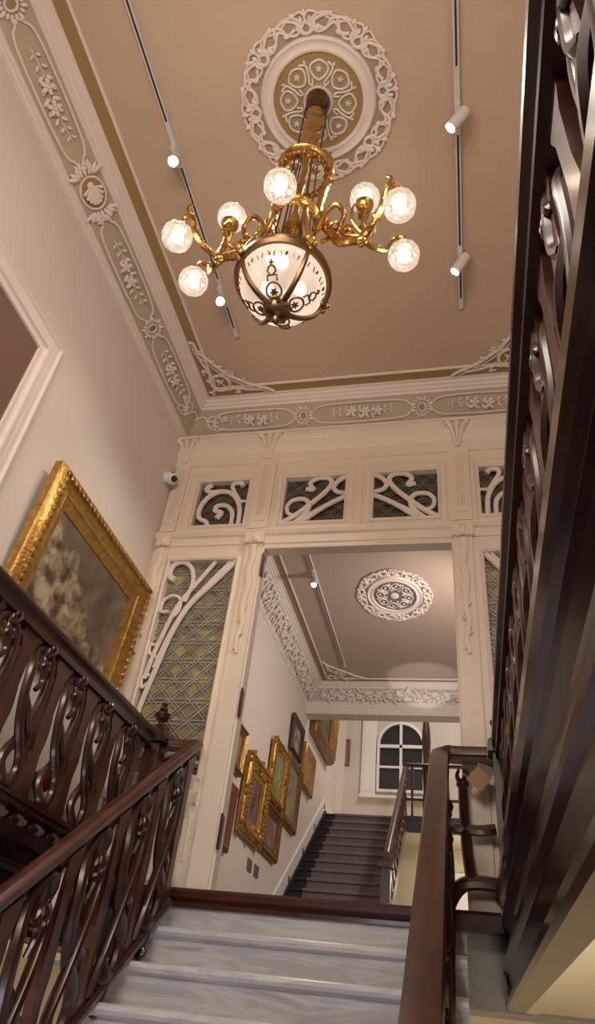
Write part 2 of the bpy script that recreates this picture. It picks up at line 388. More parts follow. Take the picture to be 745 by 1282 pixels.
# ------------------------------------------------------------------ cornices
PROF_W = [(0, 4.195), (.012, 4.195), (.014, 4.215), (.024, 4.222), (.026, 4.242), (.036, 4.247), (.04, 4.262)]
PROF_F = [(.04, 4.262), (.085, 4.30), (.125, 4.34), (.16, 4.385), (.19, 4.425)]
PROF_M = [(.19, 4.425), (.20, 4.445), (.215, 4.448), (.23, 4.465), (.245, 4.468), (.255, 4.485), (.28, 4.488), (.283, 4.496)]
PROF_G = [(.283, 4.496), (.37, 4.496)]
PROF_B = [(.366, 4.499), (.366, 4.488), (.374, 4.482), (.384, 4.484), (.388, 4.499)]
def ring_strip(name, prof, x0, x1, y0, y1, mtl, sides='LFRB'):
    mb = MB(); n = len(prof); V = []
    for a, z in prof: V += [(x0+a, y0+a, z), (x0+a, y1-a, z), (x1-a, y1-a, z), (x1-a, y0+a, z)]
    F = []
    for i in range(n-1):
        for j in range(4): F.append((i*4+j, i*4+(j+1) % 4, (i+1)*4+(j+1) % 4, (i+1)*4+j))
    mb.add(V, F); return mb.build(name, mtl, kind=S)
k = 10
for (y0, y1) in ((YB, YS), (YS+.09, 10.15)):
    inner = y0 > 4
    for nm, pf, mt in (('w', PROF_W, PLAS), ('f', PROF_F, FRZ if not inner else mat('inner_frieze_ground', (.52, .48, .45), .75)), ('m', PROF_M, PLAS), ('g', PROF_G, GBAND if not inner else mat('inner_band', (.34, .23, .12), .6)), ('b', PROF_B, PLAS)):
        ring_strip('trim_%d' % k, pf, XL, XR, y0, y1, mt); k += 1
# frieze ornament in (u along, v across, w out) coordinates
def fz_left(p): u, v, w_ = p; q = .7071; return Vector((XL+.118+v*q+w_*q, u, 4.333+v*q-w_*q))
def fz_far(p): u, v, w_ = p; q = .7071; return Vector((u, YS-.118-v*q-w_*q, 4.333+v*q-w_*q))
def flower(mb, u, v, r, w_=.012, n=5):
    r *= 1.15
    for i in range(n):
        a = 2*PI*i/n+random.random()*.4; mb.blob((u+math.cos(a)*r*.6, v+math.sin(a)*r*.6, w_), r*.55, r*.36, r*.4, a)
    mb.blob((u, v, w_+r*.25), r*.28, r*.28, r*.28)
def leaf(mb, u, v, a, L, wd, w_=.008): mb.blob((u+math.cos(a)*L*.5, v+math.sin(a)*L*.5, w_), L*.5, wd*.5, .009, a)
def fl(mb, pts, r0, r1=None, n=6, nn=6): mb.taper(cr([(a, b, .006) for a, b in pts], nn), r0, r1 if r1 is not None else r0, n, flat=(2, .9))
def sun(mb, u, s=1):
    for i in range(16):
        a = 2*PI*i/16; L = .040 if i % 2 else .030; leaf(mb, u+math.cos(a)*.044*s, math.sin(a)*.048*s, a, L*1.25, .024, .012)
    mb.taper(cr([(u+math.cos(t)*.032, math.sin(t)*.038, .008) for t in [2*PI*i/14 for i in range(15)]], 2), .008, .008, 6)
    for sg in (-1, 1):
        for q in (-1, 1): mb.blob((u+sg*.078, q*.018, .01), .014, .014, .012)
def shell(mb, u):
    mb.tube([(u+math.cos(t)*.105, math.sin(t)*.086, .006) for t in [2*PI*i/28 for i in range(28)]], .008, 6, closed=True)
    for i in range(9):
        a = -1.25+2.5*i/8
        mb.taper([(u-.045, 0, .012), (u-.055+math.cos(a)*.125, math.sin(a)*.074, .018)], .006, .0125, 6)
    mb.blob((u-.055, 0, .012), .022, .026, .012)
    for sg in (-1, 1):
        for i in range(7):
            a = (-1.2+.4*i); leaf(mb, u+sg*.112, .055*math.sin(a), a if sg > 0 else PI-a, .085, .030, .014)
        for q in (-1, 1):
            leaf(mb, u+sg*.12, q*.05, (PI/2*q)*.2 if sg > 0 else PI, .06, .026, .012); flower(mb, u+sg*.175, q*.03, .028)
def garland(mb, u0, u1, bend=.012, dens=1.0):
    L = abs(u1-u0); n = max(5, int(L/.055*dens)); 
    fl(mb, [(u0+(u1-u0)*t/6, bend*math.sin(t*1.3)) for t in range(7)], .004)
    for i in range(n):
        t = (i+.5)/n; u = u0+(u1-u0)*t; v = bend*math.sin(t*7.8); big = 1-abs(2*t-1)
        if big > .45 and i % 2: flower(mb, u, v, .030+.012*big, .016)
        for sg in (-1, 1): leaf(mb, u, v+sg*.006, sg*(.8+.4*random.random())+(PI if random.random() < .4 else 0)*0, .034+.030*big, .018+.010*big, .012)
def strap(mb, u0, u1):
    # two flowing straps closing an elongated panel between medallions
    for sg in (1, -1):
        fl(mb, [(u0+.075, sg*.022), (u0+.10, sg*.034), (u0+.13, sg*.060), (u0+.22, sg*.076), ((u0+u1)/2, sg*.082), (u1-.22, sg*.076), (u1-.13, sg*.060), (u1-.10, sg*.034), (u1-.075, sg*.022)], .0082)
def corner_cart(mb, u, sg):
    # leafy knot and pair of loops before the corner, sg = direction to the corner
    fl(mb, [(u, 0), (u+sg*.04, .045), (u+sg*.10, .05), (u+sg*.14, .01), (u+sg*.12, -.05), (u+sg*.05, -.075), (u-sg*.02, -.06)], .0085)
    fl(mb, [(u+sg*.14, .01), (u+sg*.17, .05), (u+sg*.23, .045), (u+sg*.26, .02)], .0085)
    for i in range(7): leaf(mb, u+sg*.02*i-.02, .02*math.sin(i*2), i*.9, .045, .02, .012)
    flower(mb, u+sg*.07, -.01, .03); flower(mb, u-sg*.03, .02, .026); leaf(mb, u, 0, .6, .05, .03); leaf(mb, u+sg*.10, -.03, -.6, .05, .03)
def build_frieze(name, f, suns, shells, spans, carts, label):
    a = MB(f); gs = []
    for u in suns: sun(a, u); g = MB(f); g.lathe([(0, .006), (.030, .006), (.030, .003)], (u, 0, 0), 18); gs.append(g)
    for u in shells: shell(a, u); g = MB(f); g.lathe([(0, .004), (.102, .004), (.102, .001)], (u, 0, 0), 24, sy=.83); gs.append(g)
    for u0, u1 in spans: strap(a, u0, u1); m_ = (u0+u1)/2; garland(a, m_-abs(u1-u0)*.27, m_+abs(u1-u0)*.27)
    for u, sg in carts: corner_cart(a, u, sg)
    o = a.build(name, PLAS, smooth=True); tag(o, label, 'plaster ornament')
    for g in gs: g.build('ochre_disc', GBAND, o)
build_frieze('plaster_frieze', fz_left, [.85, 3.02], [1.92, -.25], [(-.10, .85), (.85, 1.80), (2.04, 3.02), (3.02, 3.92)], [(3.80, 1)], 'white plaster garlands with a shell roundel along the left wall frieze')
build_frieze('plaster_frieze', fz_far, [-1.217, -.196], [], [(-2.12, -1.217), (-1.217, -.196), (-.196, .72)], [(-1.96, -1), (.60, 1)], 'white plaster garlands with two ochre rosettes above the glazed screen')
# ochre corner grounds with scrollwork on the ceiling
def corner_orn(cx, cy, sx, sy, label):
    f = lambda p: Vector((cx+sx*p[0], cy+sy*p[1], 4.494-p[2]))
    L = .60
    edge = [(0, L), (.035, L-.02), (.045, L-.10), (.11, L-.20), (.20, .27), (.27, .20), (.36, .13), (.44, .085), (.55, .035), (L, 0)]
    g = MB(f); E = cr([(a, b, 0) for a, b in edge], 4); V = [(0, 0, .0015)]+[(p.x, p.y, .0015) for p in E]; g.add(V, [(0, i, i+1) for i in range(1, len(V)-1)])
    o = MB(f)
    for a_, b_ in ((.013, .012), (.006, -.03)): o.taper(cr([(p[0]+b_*.6, p[1]+b_*.6, .006) for p in edge], 5), a_*1.05, a_*1.05, 6)
    o.tube([(.15+math.cos(t)*.085, .15+math.sin(t)*.085, .006) for t in [2*PI*i/24 for i in range(24)]], .013, 6, closed=True)
    for i in range(12): a = 2*PI*i/12; leaf(o, .245+math.cos(a)*.012, .245+math.sin(a)*.012, a, .055, .016, .01)
    for q in (0, 1):
        h = (lambda a, b: (a, b)) if q == 0 else (lambda a, b: (b, a))
        fl(o, [h(.20, .07), h(.28, .085), h(.36, .06), h(.44, .045), h(.5, .04)], .015, .009)
        fl(o, [h(.27, .085), h(.30, .03), h(.25, .035)], .013, .007); fl(o, [h(.08, .08), h(.05, .05), h(.02, .06)], .016, .008)
        fl(o, [h(.10, .20), h(.14, .16), h(.19, .19)], .005, .004)
        for i in range(6):
            a, b = h(.33+i*.035, .17-i*.022); leaf(o, a, b, i*1.3, .05, .024, .010)
        for i in range(3): a, b = h(.12+.03*i, .12+.02*i); leaf(o, a, b, 1+i, .04, .02, .008)
        for i in range(4): a, b = h(.06+.02*i, .16+.03*i); leaf(o, a, b, 2+i, .05, .028, .008)
    ob = o.build('ceiling_corner_ornament', PLAS, smooth=True); tag(ob, label, 'plaster ornament', 'corner scrolls of the main ceiling')
    g.build('ochre_ground', GBAND, ob)
corner_orn(XL+.285, YS-.285, 1, -1, 'white plaster scroll on ochre at the left corner of the main ceiling above the screen')
corner_orn(XR-.285, YS-.285, -1, -1, 'white plaster scroll on ochre beside the dark balustrade, right corner of the main ceiling')

# ceiling medallions
def medallion(cx, cy, R, sy, label, inner):
    root = empty('ceiling_medallion', (cx, cy, ZC), label, 'ceiling rose')
    f = lambda p: Vector((cx+p[0], cy+p[1]*sy, ZC-.002-p[2]))
    s_ = R/.48
    rg = MB(f); rg.lathe([(.268*s_, 0), (.272*s_, .016), (.285*s_, .020), (.30*s_, .012), (.325*s_, .014), (.335*s_, .022), (.345*s_, .014), (.35*s_, 0)], n=64); rg.build('ring', PLAS, root, smooth=True)
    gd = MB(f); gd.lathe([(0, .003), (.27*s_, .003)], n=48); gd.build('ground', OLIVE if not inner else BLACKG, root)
    if not inner:
        gb = MB(f); gb.lathe([(.225*s_, .005), (.27*s_, .005)], n=48); gb.build('ochre_rim', GBAND, root)
        ob_ = MB(f); ob_.lathe([(.35*s_, .002), (.455*s_, .002), (.458*s_, 0)], n=64); ob_.build('outer_ground', ROSEG, root)
    def pol(r, a, w_=.008): return (r*s_*math.cos(a), r*s_*math.sin(a), w_)
    o = MB(f); N = 8
    for i in range(N):
        a0 = 2*PI*i/N; d = 2*PI/N
        for sg in (1, -1):
            c = a0+d/2; q = sg*d
            o.taper(cr([pol(.375, c-q*.42), pol(.42, c-q*.36), pol(.455, c-q*.15), pol(.44, c+q*.05), pol(.39, c+q*.12), pol(.37, c+q*.30), pol(.41, c+q*.42), pol(.455, c+q*.30), pol(.465, c+q*.12)], 4), .010*s_, .007*s_, 6)
            o.taper(cr([pol(.36, c-q*.5), pol(.385, c-q*.38), pol(.43, c-q*.5), pol(.47, c-q*.44), pol(.46, c-q*.3)], 4), .011*s_, .007*s_, 6)
            o.taper(cr([pol(.40, c-q*.30), pol(.385, c-q*.16), pol(.42, c-q*.02), pol(.45, c+q*.2)], 4), .011*s_, .006*s_, 6)
        for j in range(5):
            a = a0+(j-2)*.06; x, y, _ = pol(.40+.045*(2-abs(j-2))*.7, a); o.blob((x, y, .012), .022*s_, .013*s_, .012, a)
        for j in range(4):
            a = a0+d*(.2+.2*j); x, y, _ = pol(.462 if j % 2 else .385, a); o.blob((x, y, .012), .02*s_, .014*s_, .010, a+j)
    o.build('leaf_wreath', PLAS, root, smooth=True)
    t = MB(f); N = 8
    for i in range(N):
        a0 = 2*PI*i/N+.2; d = 2*PI/N
        t.tube(cr([pol(.125, a0), pol(.16, a0-d*.34), pol(.205, a0-d*.32), pol(.228, a0), pol(.205, a0+d*.32), pol(.16, a0+d*.34)], 4, True), .0065*s_, 6, closed=True)
        for j in range(5): a = 2*PI*j/5; x, y, _ = pol(.182, a0); t.blob((x+math.cos(a)*.010*s_, y+math.sin(a)*.010*s_, .010), .011*s_, .006*s_, .006, a)
        t.taper(cr([pol(.225, a0+d*.28), pol(.21, a0+d*.5), pol(.16, a0+d*.5), pol(.12, a0+d*.38), pol(.10, a0+d*.52), pol(.135, a0+d*.64)], 4), .007*s_, .006*s_, 6)
        t.blob(pol(.228, a0+d*.5), .012*s_, .008*s_, .008, a0)
    if inner: t.lathe([(0, .016), (.03*s_, .016), (.05*s_, .01), (.055*s_, 0)], n=20)
    else: t.lathe([(.072, 0), (.074, .014), (.088, .016), (.092, 0)], n=32)
    t.build('inner_scrollwork', PLAS, root, smooth=True)
ROSEG = mat('rose_ground', (.38, .29, .215), .8)
OLIVE = mat('rose_inner_ground', (.36, .285, .16), .75)
BLACKG = mat('medallion_dark_ground', (.17, .155, .15), .8)  # even dark grey ground behind the inner room rose's scrollwork
medallion(-.67, 1.67, .48, 1, 'large round white and ochre ceiling rose from which the brass chandelier hangs', False)
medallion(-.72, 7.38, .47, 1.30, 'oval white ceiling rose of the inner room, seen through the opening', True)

# inner cornice: dense foliage relief
def inner_foliage(name, f, u0, u1, label):
    a = MB(f); u = u0; i = 0
    while u < u1:
        sg = 1 if i % 2 else -1
        fl(a, [(u, -.07*sg), (u+.05, -.02*sg), (u+.09, .05*sg), (u+.15, .06*sg), (u+.17, .01*sg), (u+.13, -.02*sg), (u+.10, .01*sg)], .016, .010, 5, 3)
        for j in range(9): leaf(a, u+.02*j, .062*math.sin(j*2.2+i), j*1.1+i, .085, .040, .018)
        u += .17; i += 1
    tag(a.build(name, PLAS, smooth=True), label, 'plaster ornament')
inner_foliage('plaster_foliage_frieze', fz_left, YS+.25, 10.0, 'white plaster foliage along the left cornice of the inner room')
inner_foliage('plaster_foliage_frieze', lambda p: Vector((p[0], 10.15-.118-p[1]*.7071-p[2]*.7071, 4.333+p[1]*.7071-p[2]*.7071)), XL+.26, XR-.1, 'white plaster foliage on the far beam cornice of the inner room')
o = MB(lambda p: Vector((XL+.40+p[0], 10.15-.40-p[1], 4.494-p[2])))
for i in range(40):
    a, b = random.random()*.55, random.random()*.5
    if a+b < .55: leaf(o, a, b, random.random()*6, .09, .04, .012)
fl(o, [(0, .55), (.08, .42), (.2, .3), (.32, .2), (.45, .08), (.58, 0)], .016, .016); fl(o, [(.05, .1), (.15, .05), (.2, .15), (.1, .22), (.04, .3)], .014, .01)
tag(o.build('ceiling_corner_ornament', PLAS, smooth=True), 'white plaster leaf scroll at the far left corner of the inner ceiling', 'plaster ornament')

# ------------------------------------------------------------------ galleries and their deep string boards
def string_board(mb, x, y0, y1, sg, zt=.62, zb=.24):
    # sg +1: face looks to -x (right gallery); -1: face looks to +x
    P = [(0, zb), (-.015, zb+.012), (-.012, zb+.035), (.012, zb+.05), (.014, zb+.115), (-.008, zb+.125), (-.012, zb+.145), (.012, zb+.155), (.0, .46), (-.012, .475), (-.005, .50), (.01, .51), (.01, .545), (-.03, .56), (-.045, .585), (-.045, zt-.005), (-.03, zt), (.06, zt), (.06, zb)]
    mb.prism([(x+sg*a, z) for a, z in P], y0, y1, 1)
lg = MB().box((XL, YB, .30), (-1.955, YS, .60)); lg.build('floor_left_gallery', WOOD, kind=S)
MB().box((XL, YB, .235), (-1.955, YS, .30)).build('trim_20', CREAM, kind=S)
sb = MB(); string_board(sb, -1.90, YB, YS, -1); sb.build('trim_21', STRING, kind=S)
rg = MB().box((.23, YB, .30), (XR, YS, .60)); rg.build('floor_right_gallery', MARBG, kind=S)
rs = MB(); P = [(0, .225), (-.012, .235), (-.010, .262), (.012, .275), (.018, .30), (.006, .37), (-.012, .385), (-.016, .40), (-.004, .412), (.014, .43), (.018, .53), (.0, .56), (-.012, .575), (-.006, .60), (.012, .612), (.016, .655), (-.006, .675), (-.020, .70), (-.022, .735), (-.012, .75), (.075, .75), (.075, .225)]
rs.prism([(.168+a, z) for a, z in P], YB, YS, 1); rs.build('trim_22', STRING, kind=S)
st = MB().box((.243, YB, .235), (XR, YS+.5, .30)); st.prism([(.20, .226), (.30, .226), (.30, .24), (.20, .24)], YB, YS, 1); st.build('trim_23', CREAM, kind=S)

# ------------------------------------------------------------------ marble flight
stairs = empty('marble_staircase', (-.87, 3.95, 0), 'white veined marble steps rising to the dark red landing sill', 'staircase')
nz = [(3.95-.26*i, .42-.18*i) for i in range(15)]
for i, (y, z) in enumerate(nz):
    yb = 4.2 if i == 0 else nz[i-1][0]+.03
    s_ = MB()
    P = [(yb, z-.19), (y+.035, z-.19), (y+.035, z-.055), (y+.02, z-.05), (y+.004, z-.042), (y-.002, z-.025), (y+.004, z-.008), (y+.018, z), (yb, z)]
    s_.prism(P, -1.74, -.015, 0); s_.build('step', MARB, stairs, smooth=True)
s_ = MB(); s_.box((-1.74, 4.19, .40), (-.015, 4.225, .545)); s_.build('riser', MARB, stairs)

# ------------------------------------------------------------------ balustrade units (u along the run, v up, w across)
def slat(H, w_=.030, d_=.019):
    def f(mb):
        P = [(-w_, 0), (w_, 0), (w_*.8, H*.12), (w_*.65, H*.3), (w_*.95, H*.42), (w_*.95, H*.5), (w_*.7, H*.62), (w_*.8, H*.85), (w_*1.25, H*.93), (w_*1.25, H),
             (-w_*1.25, H), (-w_*1.25, H*.93), (-w_*.8, H*.85), (-w_*.7, H*.62), (-w_*.95, H*.5), (-w_*.95, H*.42), (-w_*.65, H*.3), (-w_*.8, H*.12)]
        mb.add([(u, -d_, v) for u, v in P]+[(u, d_, v) for u, v in P], [tuple(range(len(P)))[::-1], tuple(range(len(P), 2*len(P)))]+[(i, (i+1) % len(P), len(P)+(i+1) % len(P), len(P)+i) for i in range(len(P))])
    return f
def pretzel(H, W=.075, r=.017, w0=0):
    def f(mb):
        # elongated figure of eight: small oval below, long loop with an arch above
        P = [(0, .30), (-.45*W, .22), (-.62*W, .13), (-.40*W, .04), (0, .015), (.40*W, .04), (.62*W, .13), (.45*W, .22), (0, .30), (-.55*W, .42), (-.95*W, .60), (-1.05*W, .78), (-.80*W, .91), (-.25*W, .97),
             (.0, .96), (.25*W, .97), (.80*W, .91), (1.05*W, .78), (.95*W, .60), (.55*W, .42)]
        pts = [(u, w0+(.012 if 2 < i < 12 else -.006), v*H) for i, (u, v) in enumerate(P)]
        mb.tube(cr(pts, 4, True), r, 8, closed=True, flat=(1, .8))
        # carved bud inside the arch and a leaf across the crossing
        mb.taper(cr([(0, w0, .98*H), (0, w0+.01, .86*H), (.02, w0+.012, .74*H), (-.01, w0+.01, .66*H)], 5), .024, .012, 7)
        mb.blob((0, w0+.012, .31*H), .026, .022, .034, n=8, k=6); mb.blob((-.02, w0+.02, .86*H), .014, .014, .03, .4, 1); mb.blob((.02, w0+.02, .86*H), .014, .014, .03, -.4, 1)
        mb.taper(cr([(-.9*W, w0, .62*H), (-.3*W, w0+.02, .50*H), (.2*W, w0+.022, .40*H), (.8*W, w0+.01, .33*H), (.9*W, w0, .24*H), (.55*W, w0, .20*H)], 5), .019, .014, 7)
    return f
def crown(mb, u, w_, v, s=1):
    for i in range(5):
        a = 2*PI*i/5; mb.taper(cr([(u+math.cos(a)*.012*s, w_+math.sin(a)*.012*s, v), (u+math.cos(a)*.034*s, w_+math.sin(a)*.034*s, v+.03*s), (u+math.cos(a)*.02*s, w_+math.sin(a)*.02*s, v+.065*s)], 4), .014*s, .006*s, 6)
    mb.lathe([(.012*s, -.03*s), (.03*s, -.02*s), (.034*s, -.005*s), (.02*s, .01*s), (0, .012*s)], (u, w_, v), 10)
def rail_sec(w_, h):  # handrail section, half widths
    return [(-w_*.62, 0), (-w_*.7, h*.25), (-w_, h*.42), (-w_*1.04, h*.62), (-w_*.8, h*.88), (-w_*.35, h), (w_*.35, h), (w_*.8, h*.88), (w_*1.04, h*.62), (w_, h*.42), (w_*.7, h*.25), (w_*.62, 0)]
def sweep(mb, path, sec):
    # vertical-plane-kept sweep: section u axis is horizontal, perpendicular to the run
    P = [Vector(p) for p in path]; N = len(P); n = len(sec); V = []; F = []
    for i, p in enumerate(P):
        t = P[min(N-1, i+1)]-P[max(0, i-1)]; h = Vector((t.x, t.y, 0)); h.normalize(); s = Vector((h.y, -h.x, 0))
        for a, b in sec: V.append(p+s*a+Vector((0, 0, b)))
    for i in range(N-1):
        for j in range(n): F.append((i*n+j, i*n+(j+1) % n, (i+1)*n+(j+1) % n, (i+1)*n+j))
    F += [tuple(range(n))[::-1], tuple((N-1)*n+j for j in range(n))]; mb.add(V, F)
def newel(name, root, x, y, z0, z1, finial=True, w_=.05):
    q = MB(); q.box((x-w_, y-w_, z0), (x+w_, y+w_, z1-.09)); q.box((x-w_*.75, y-w_*1.12, z0+.2), (x+w_*.75, y+w_*1.12, z1-.25))
    q.add([(x-w_*1.5, y-w_*1.5, z1-.09), (x+w_*1.5, y-w_*1.5, z1-.09), (x+w_*1.5, y+w_*1.5, z1-.09), (x-w_*1.5, y+w_*1.5, z1-.09),
           (x-w_*1.5, y-w_*1.5, z1-.03), (x+w_*1.5, y-w_*1.5, z1-.03), (x+w_*1.5, y+w_*1.5, z1-.03), (x-w_*1.5, y+w_*1.5, z1-.03),
           (x-w_*.4, y-w_*.4, z1+.035), (x+w_*.4, y-w_*.4, z1+.035), (x+w_*.4, y+w_*.4, z1+.035), (x-w_*.4, y+w_*.4, z1+.035)],
          [(3, 2, 1, 0), (0, 1, 5, 4), (1, 2, 6, 5), (2, 3, 7, 6), (3, 0, 4, 7), (4, 5, 9, 8), (5, 6, 10, 9), (6, 7, 11, 10), (7, 4, 8, 11), (8, 9, 10, 11)])
    o = q.build(name, WOOD, root)
    if finial:
        f_ = MB(); f_.lathe([(.022, 0), (.018, .02), (.016, .03), (.04, .045), (.052, .065), (.054, .08), (.038, .095), (.024, .102), (.03, .11), (.024, .125), (.014, .135), (.02, .145), (.018, .158), (0, .166)], (x, y, z1+.025), 20)
        f_.build('finial', WOOD, o, smooth=True)
# --- level galleries
def level_balustrade(label, X, Y0, Y1, zbase, side, rail_w, unit=.335, start=0, tw=.035, cw=.02, sw=.050, pr=.025, extra=False):
    root = empty('balustrade', (X, Y1, zbase), label, 'balustrade')
    r1 = MB(); sweep(r1, [(X, Y0, 1.42), (X, Y1, 1.42)], rail_sec(rail_w, .078)); r1.build('handrail', WOOD, root, smooth=True)
    r2 = MB().box((X-tw, Y0, 1.39), (X+tw, Y1, 1.425)); r2.build('top_rail', WOOD, root)
    zb = zbase
    if zbase < .7:
        r3 = MB(); r3.box((X-.035, Y0, .695), (X+.035, Y1, .745)); r3.box((X-.045, Y0, .72), (X+.045, Y1, .733)); r3.build('bottom_rail', WOOD, root); zb = .745
    H = 1.391-zb
    f = lambda p: Vector((X+side*p[1], p[0], zb+p[2]))
    y = Y1-.13-start; sl0 = pr0 = ft0 = None
    loc0 = root.location
    while y > Y0+.1:
        if sl0 is None:
            ybase = y
            a = MB(lambda p: f((p[0]+ybase, p[1], p[2]))); slat(H, sw, .019 if not extra else .028)(a); sl0 = a.build('baluster', WOODR, root)
            b = MB(lambda p: f((p[0]+ybase-unit/2, p[1]+.012, p[2]))); pretzel(H, .085, pr)(b); crown(b, 0, cw, H*.93, .8); pr0 = b.build('scroll_baluster', WOOD, root, smooth=True)
            if zbase < .7:
                c = MB(lambda p: Vector((X+p[0], p[1]+ybase, p[2]))); c.lathe([(.012, .61), (.018, .625), (.034, .64), (.038, .655), (.022, .668), (.018, .68), (.04, .69), (.04, .70)], n=12); ft0 = c.build('turned_foot', WOOD, root, smooth=True)
        else:
            dy = y-ybase
            inst(sl0, root, (0, dy, 0)); inst(pr0, root, (0, dy, 0))
            if ft0: inst(ft0, root, (0, dy, 0))
        if extra: inst(sl0, root, (.0, y-ybase-unit*.5, 0))
        if ft0: inst(ft0, root, (0, y-ybase-unit/2, 0))
        y -= unit
    return root
lb = level_balustrade('dark carved wooden balustrade of the level left gallery, in front of the large landscape painting', -1.935, YB+.05, 4.07, .62, 1, .055, start=.06)
newel('newel_post', lb, -1.90, 4.09, .60, 1.51)
rb = level_balustrade('dark carved wooden balustrade overhead on the right gallery', .238, YB+.05, 4.07, .75, -1, .068, tw=.05, cw=-.02, sw=.040, pr=.016, extra=True)
newel('newel_post', rb, .225, 4.09, .60, 1.51)

# --- sloping balustrades of the marble flight
BOXY = [(-.036, 0), (-.04, .02), (-.052, .028), (-.054, .062), (-.046, .078), (-.02, .084), (.02, .084), (.046, .078), (.054, .062), (.052, .028), (.04, .02), (.036, 0)]
def flight_balustrade(label, X, side, y_top, y_bot, z_top, turn, ws, SL=.67, boxy=False):
    root = empty('balustrade', (X, y_top, .56), label, 'balustrade')
    zr = lambda y: z_top-SL*(y_top-y)
    pts = [(X, y, zr(y)) for y in [y_bot+(y_top-.06-y_bot)*i/12 for i in range(13)]]
    pts = pts+turn
    h = MB(); sweep(h, cr(pts, 3), BOXY if boxy else rail_sec(ws, .07)); h.build('handrail', WOODR, root, smooth=True)
    HB = .84
    b = MB(); sweep(b, [(X, y, zr(y)-HB-.02) for y in (y_bot, y_top-.02)], [(-.035, 0), (-.04, .03), (-.03, .055), (.03, .055), (.04, .03), (.035, 0)]); b.build('bottom_rail', WOOD, root)
    y = y_top-.06; first = None; H = HB-.05; unit = .36
    while y > y_bot+.2:
        if first is None:
            yb = y
            def f(p): return Vector((X+side*p[1], yb+p[0], zr(yb+p[0])-HB+.03+p[2]))
            a = MB(f); slat(H, .042)(a); s0 = a.build('baluster', WOODR, root)
            f2 = lambda p: f((p[0]-unit/2, p[1]+.012, p[2]))
            c = MB(f2); pretzel(H, .092, .030)(c); crown(c, 0, .02, H*.8, .9)
            c.taper(cr([(-.13, 0, .02), (-.10, .02, H*.22), (-.03, .03, H*.45), (.05, .02, H*.66), (.11, 0, H*.97)], 5), .024, .020, 8)
            p0 = c.build('scroll_baluster', WOOD, root, smooth=True)
            d = MB(f2)
            d.lathe([(.01, -.15), (.03, -.13), (.034, -.11), (.02, -.09), (.03, -.06), (.03, -.03)], (.0, 0, .0), 10); q0 = d.build('turned_drop', WOOD, root, smooth=True)
            first = True
        else:
            dy = y-yb; L = (0, dy, SL*dy); inst(s0, root, L); inst(p0, root, L); inst(q0, root, L)
        y -= unit
    return root
fl_l = flight_balustrade('dark carved wooden balustrade sloping up the left side of the marble steps', -1.625, 1, 4.08, .9, 1.385, [(-1.63, 4.10, 1.39), (-1.70, 4.125, 1.392), (-1.82, 4.11, 1.392)], .043, SL=.71)
fl_r = flight_balustrade('dark wooden balustrade with a broad handrail on the right side of the marble steps', -.12, 1, 4.06, .9, 1.36, [(-.10, 4.07, 1.372), (-.04, 4.09, 1.372), (.145, 4.09, 1.372)], .052, boxy=True)
# fretwork return between the flight and the right gallery newel
ret = empty('balustrade_return', (.04, 4.1, .63), 'short dark fretwork panel joining right handrail to the gallery newel', 'balustrade')
a = MB(); a.taper(cr([(.0, 4.1, 1.26), (.002, 4.1, 1.1), (.01, 4.1, .9), (.03, 4.1, .74)], 5), .026, .033, 8); crown(a, 0, 4.1, 1.26, 1.1); a.build('baluster', WOOD, ret, smooth=True)
a = MB(); a.taper(cr([(-.10, 4.1, 1.05), (-.06, 4.1, 1.02), (.0, 4.1, 1.015), (.08, 4.1, 1.01), (.165, 4.1, 1.02)], 5), .027, .030, 8); a.build('cross_bar', WOOD, ret, smooth=True)
a = MB(); a.taper(cr([(-.12, 4.1, .56), (-.09, 4.1, .66), (-.03, 4.1, .735), (.05, 4.1, .755), (.16, 4.1, .75)], 6), .038, .036, 8); a.build('arched_bar', WOOD, ret, smooth=True)
a = MB().box((-.10, 4.05, .53), (.17, 4.14, .60)); a.build('bottom_rail', WOOD, ret)
# card hanging under the return
cdm = MB(); 
f = lambda p: Matrix.Rotation(.72, 3, 'Y')@Vector(p)+Vector((.09, 4.02, 1.26))
c_ = MB(f).box((-.05, -.002, -.05), (.05, .002, .05)).build('hanging_card', CARD); tag(c_, 'small square brown card hanging tilted below the right newel', 'card')
c_ = MB(lambda p: Matrix.Rotation(.3, 3, 'Y')@Vector(p)+Vector((.125, 4.03, 1.30))).box((-.05, -.002, -.03), (.04, .002, .04)).build('hanging_card', GREYCARD); tag(c_, 'dark grey card tucked behind the brown card', 'card')

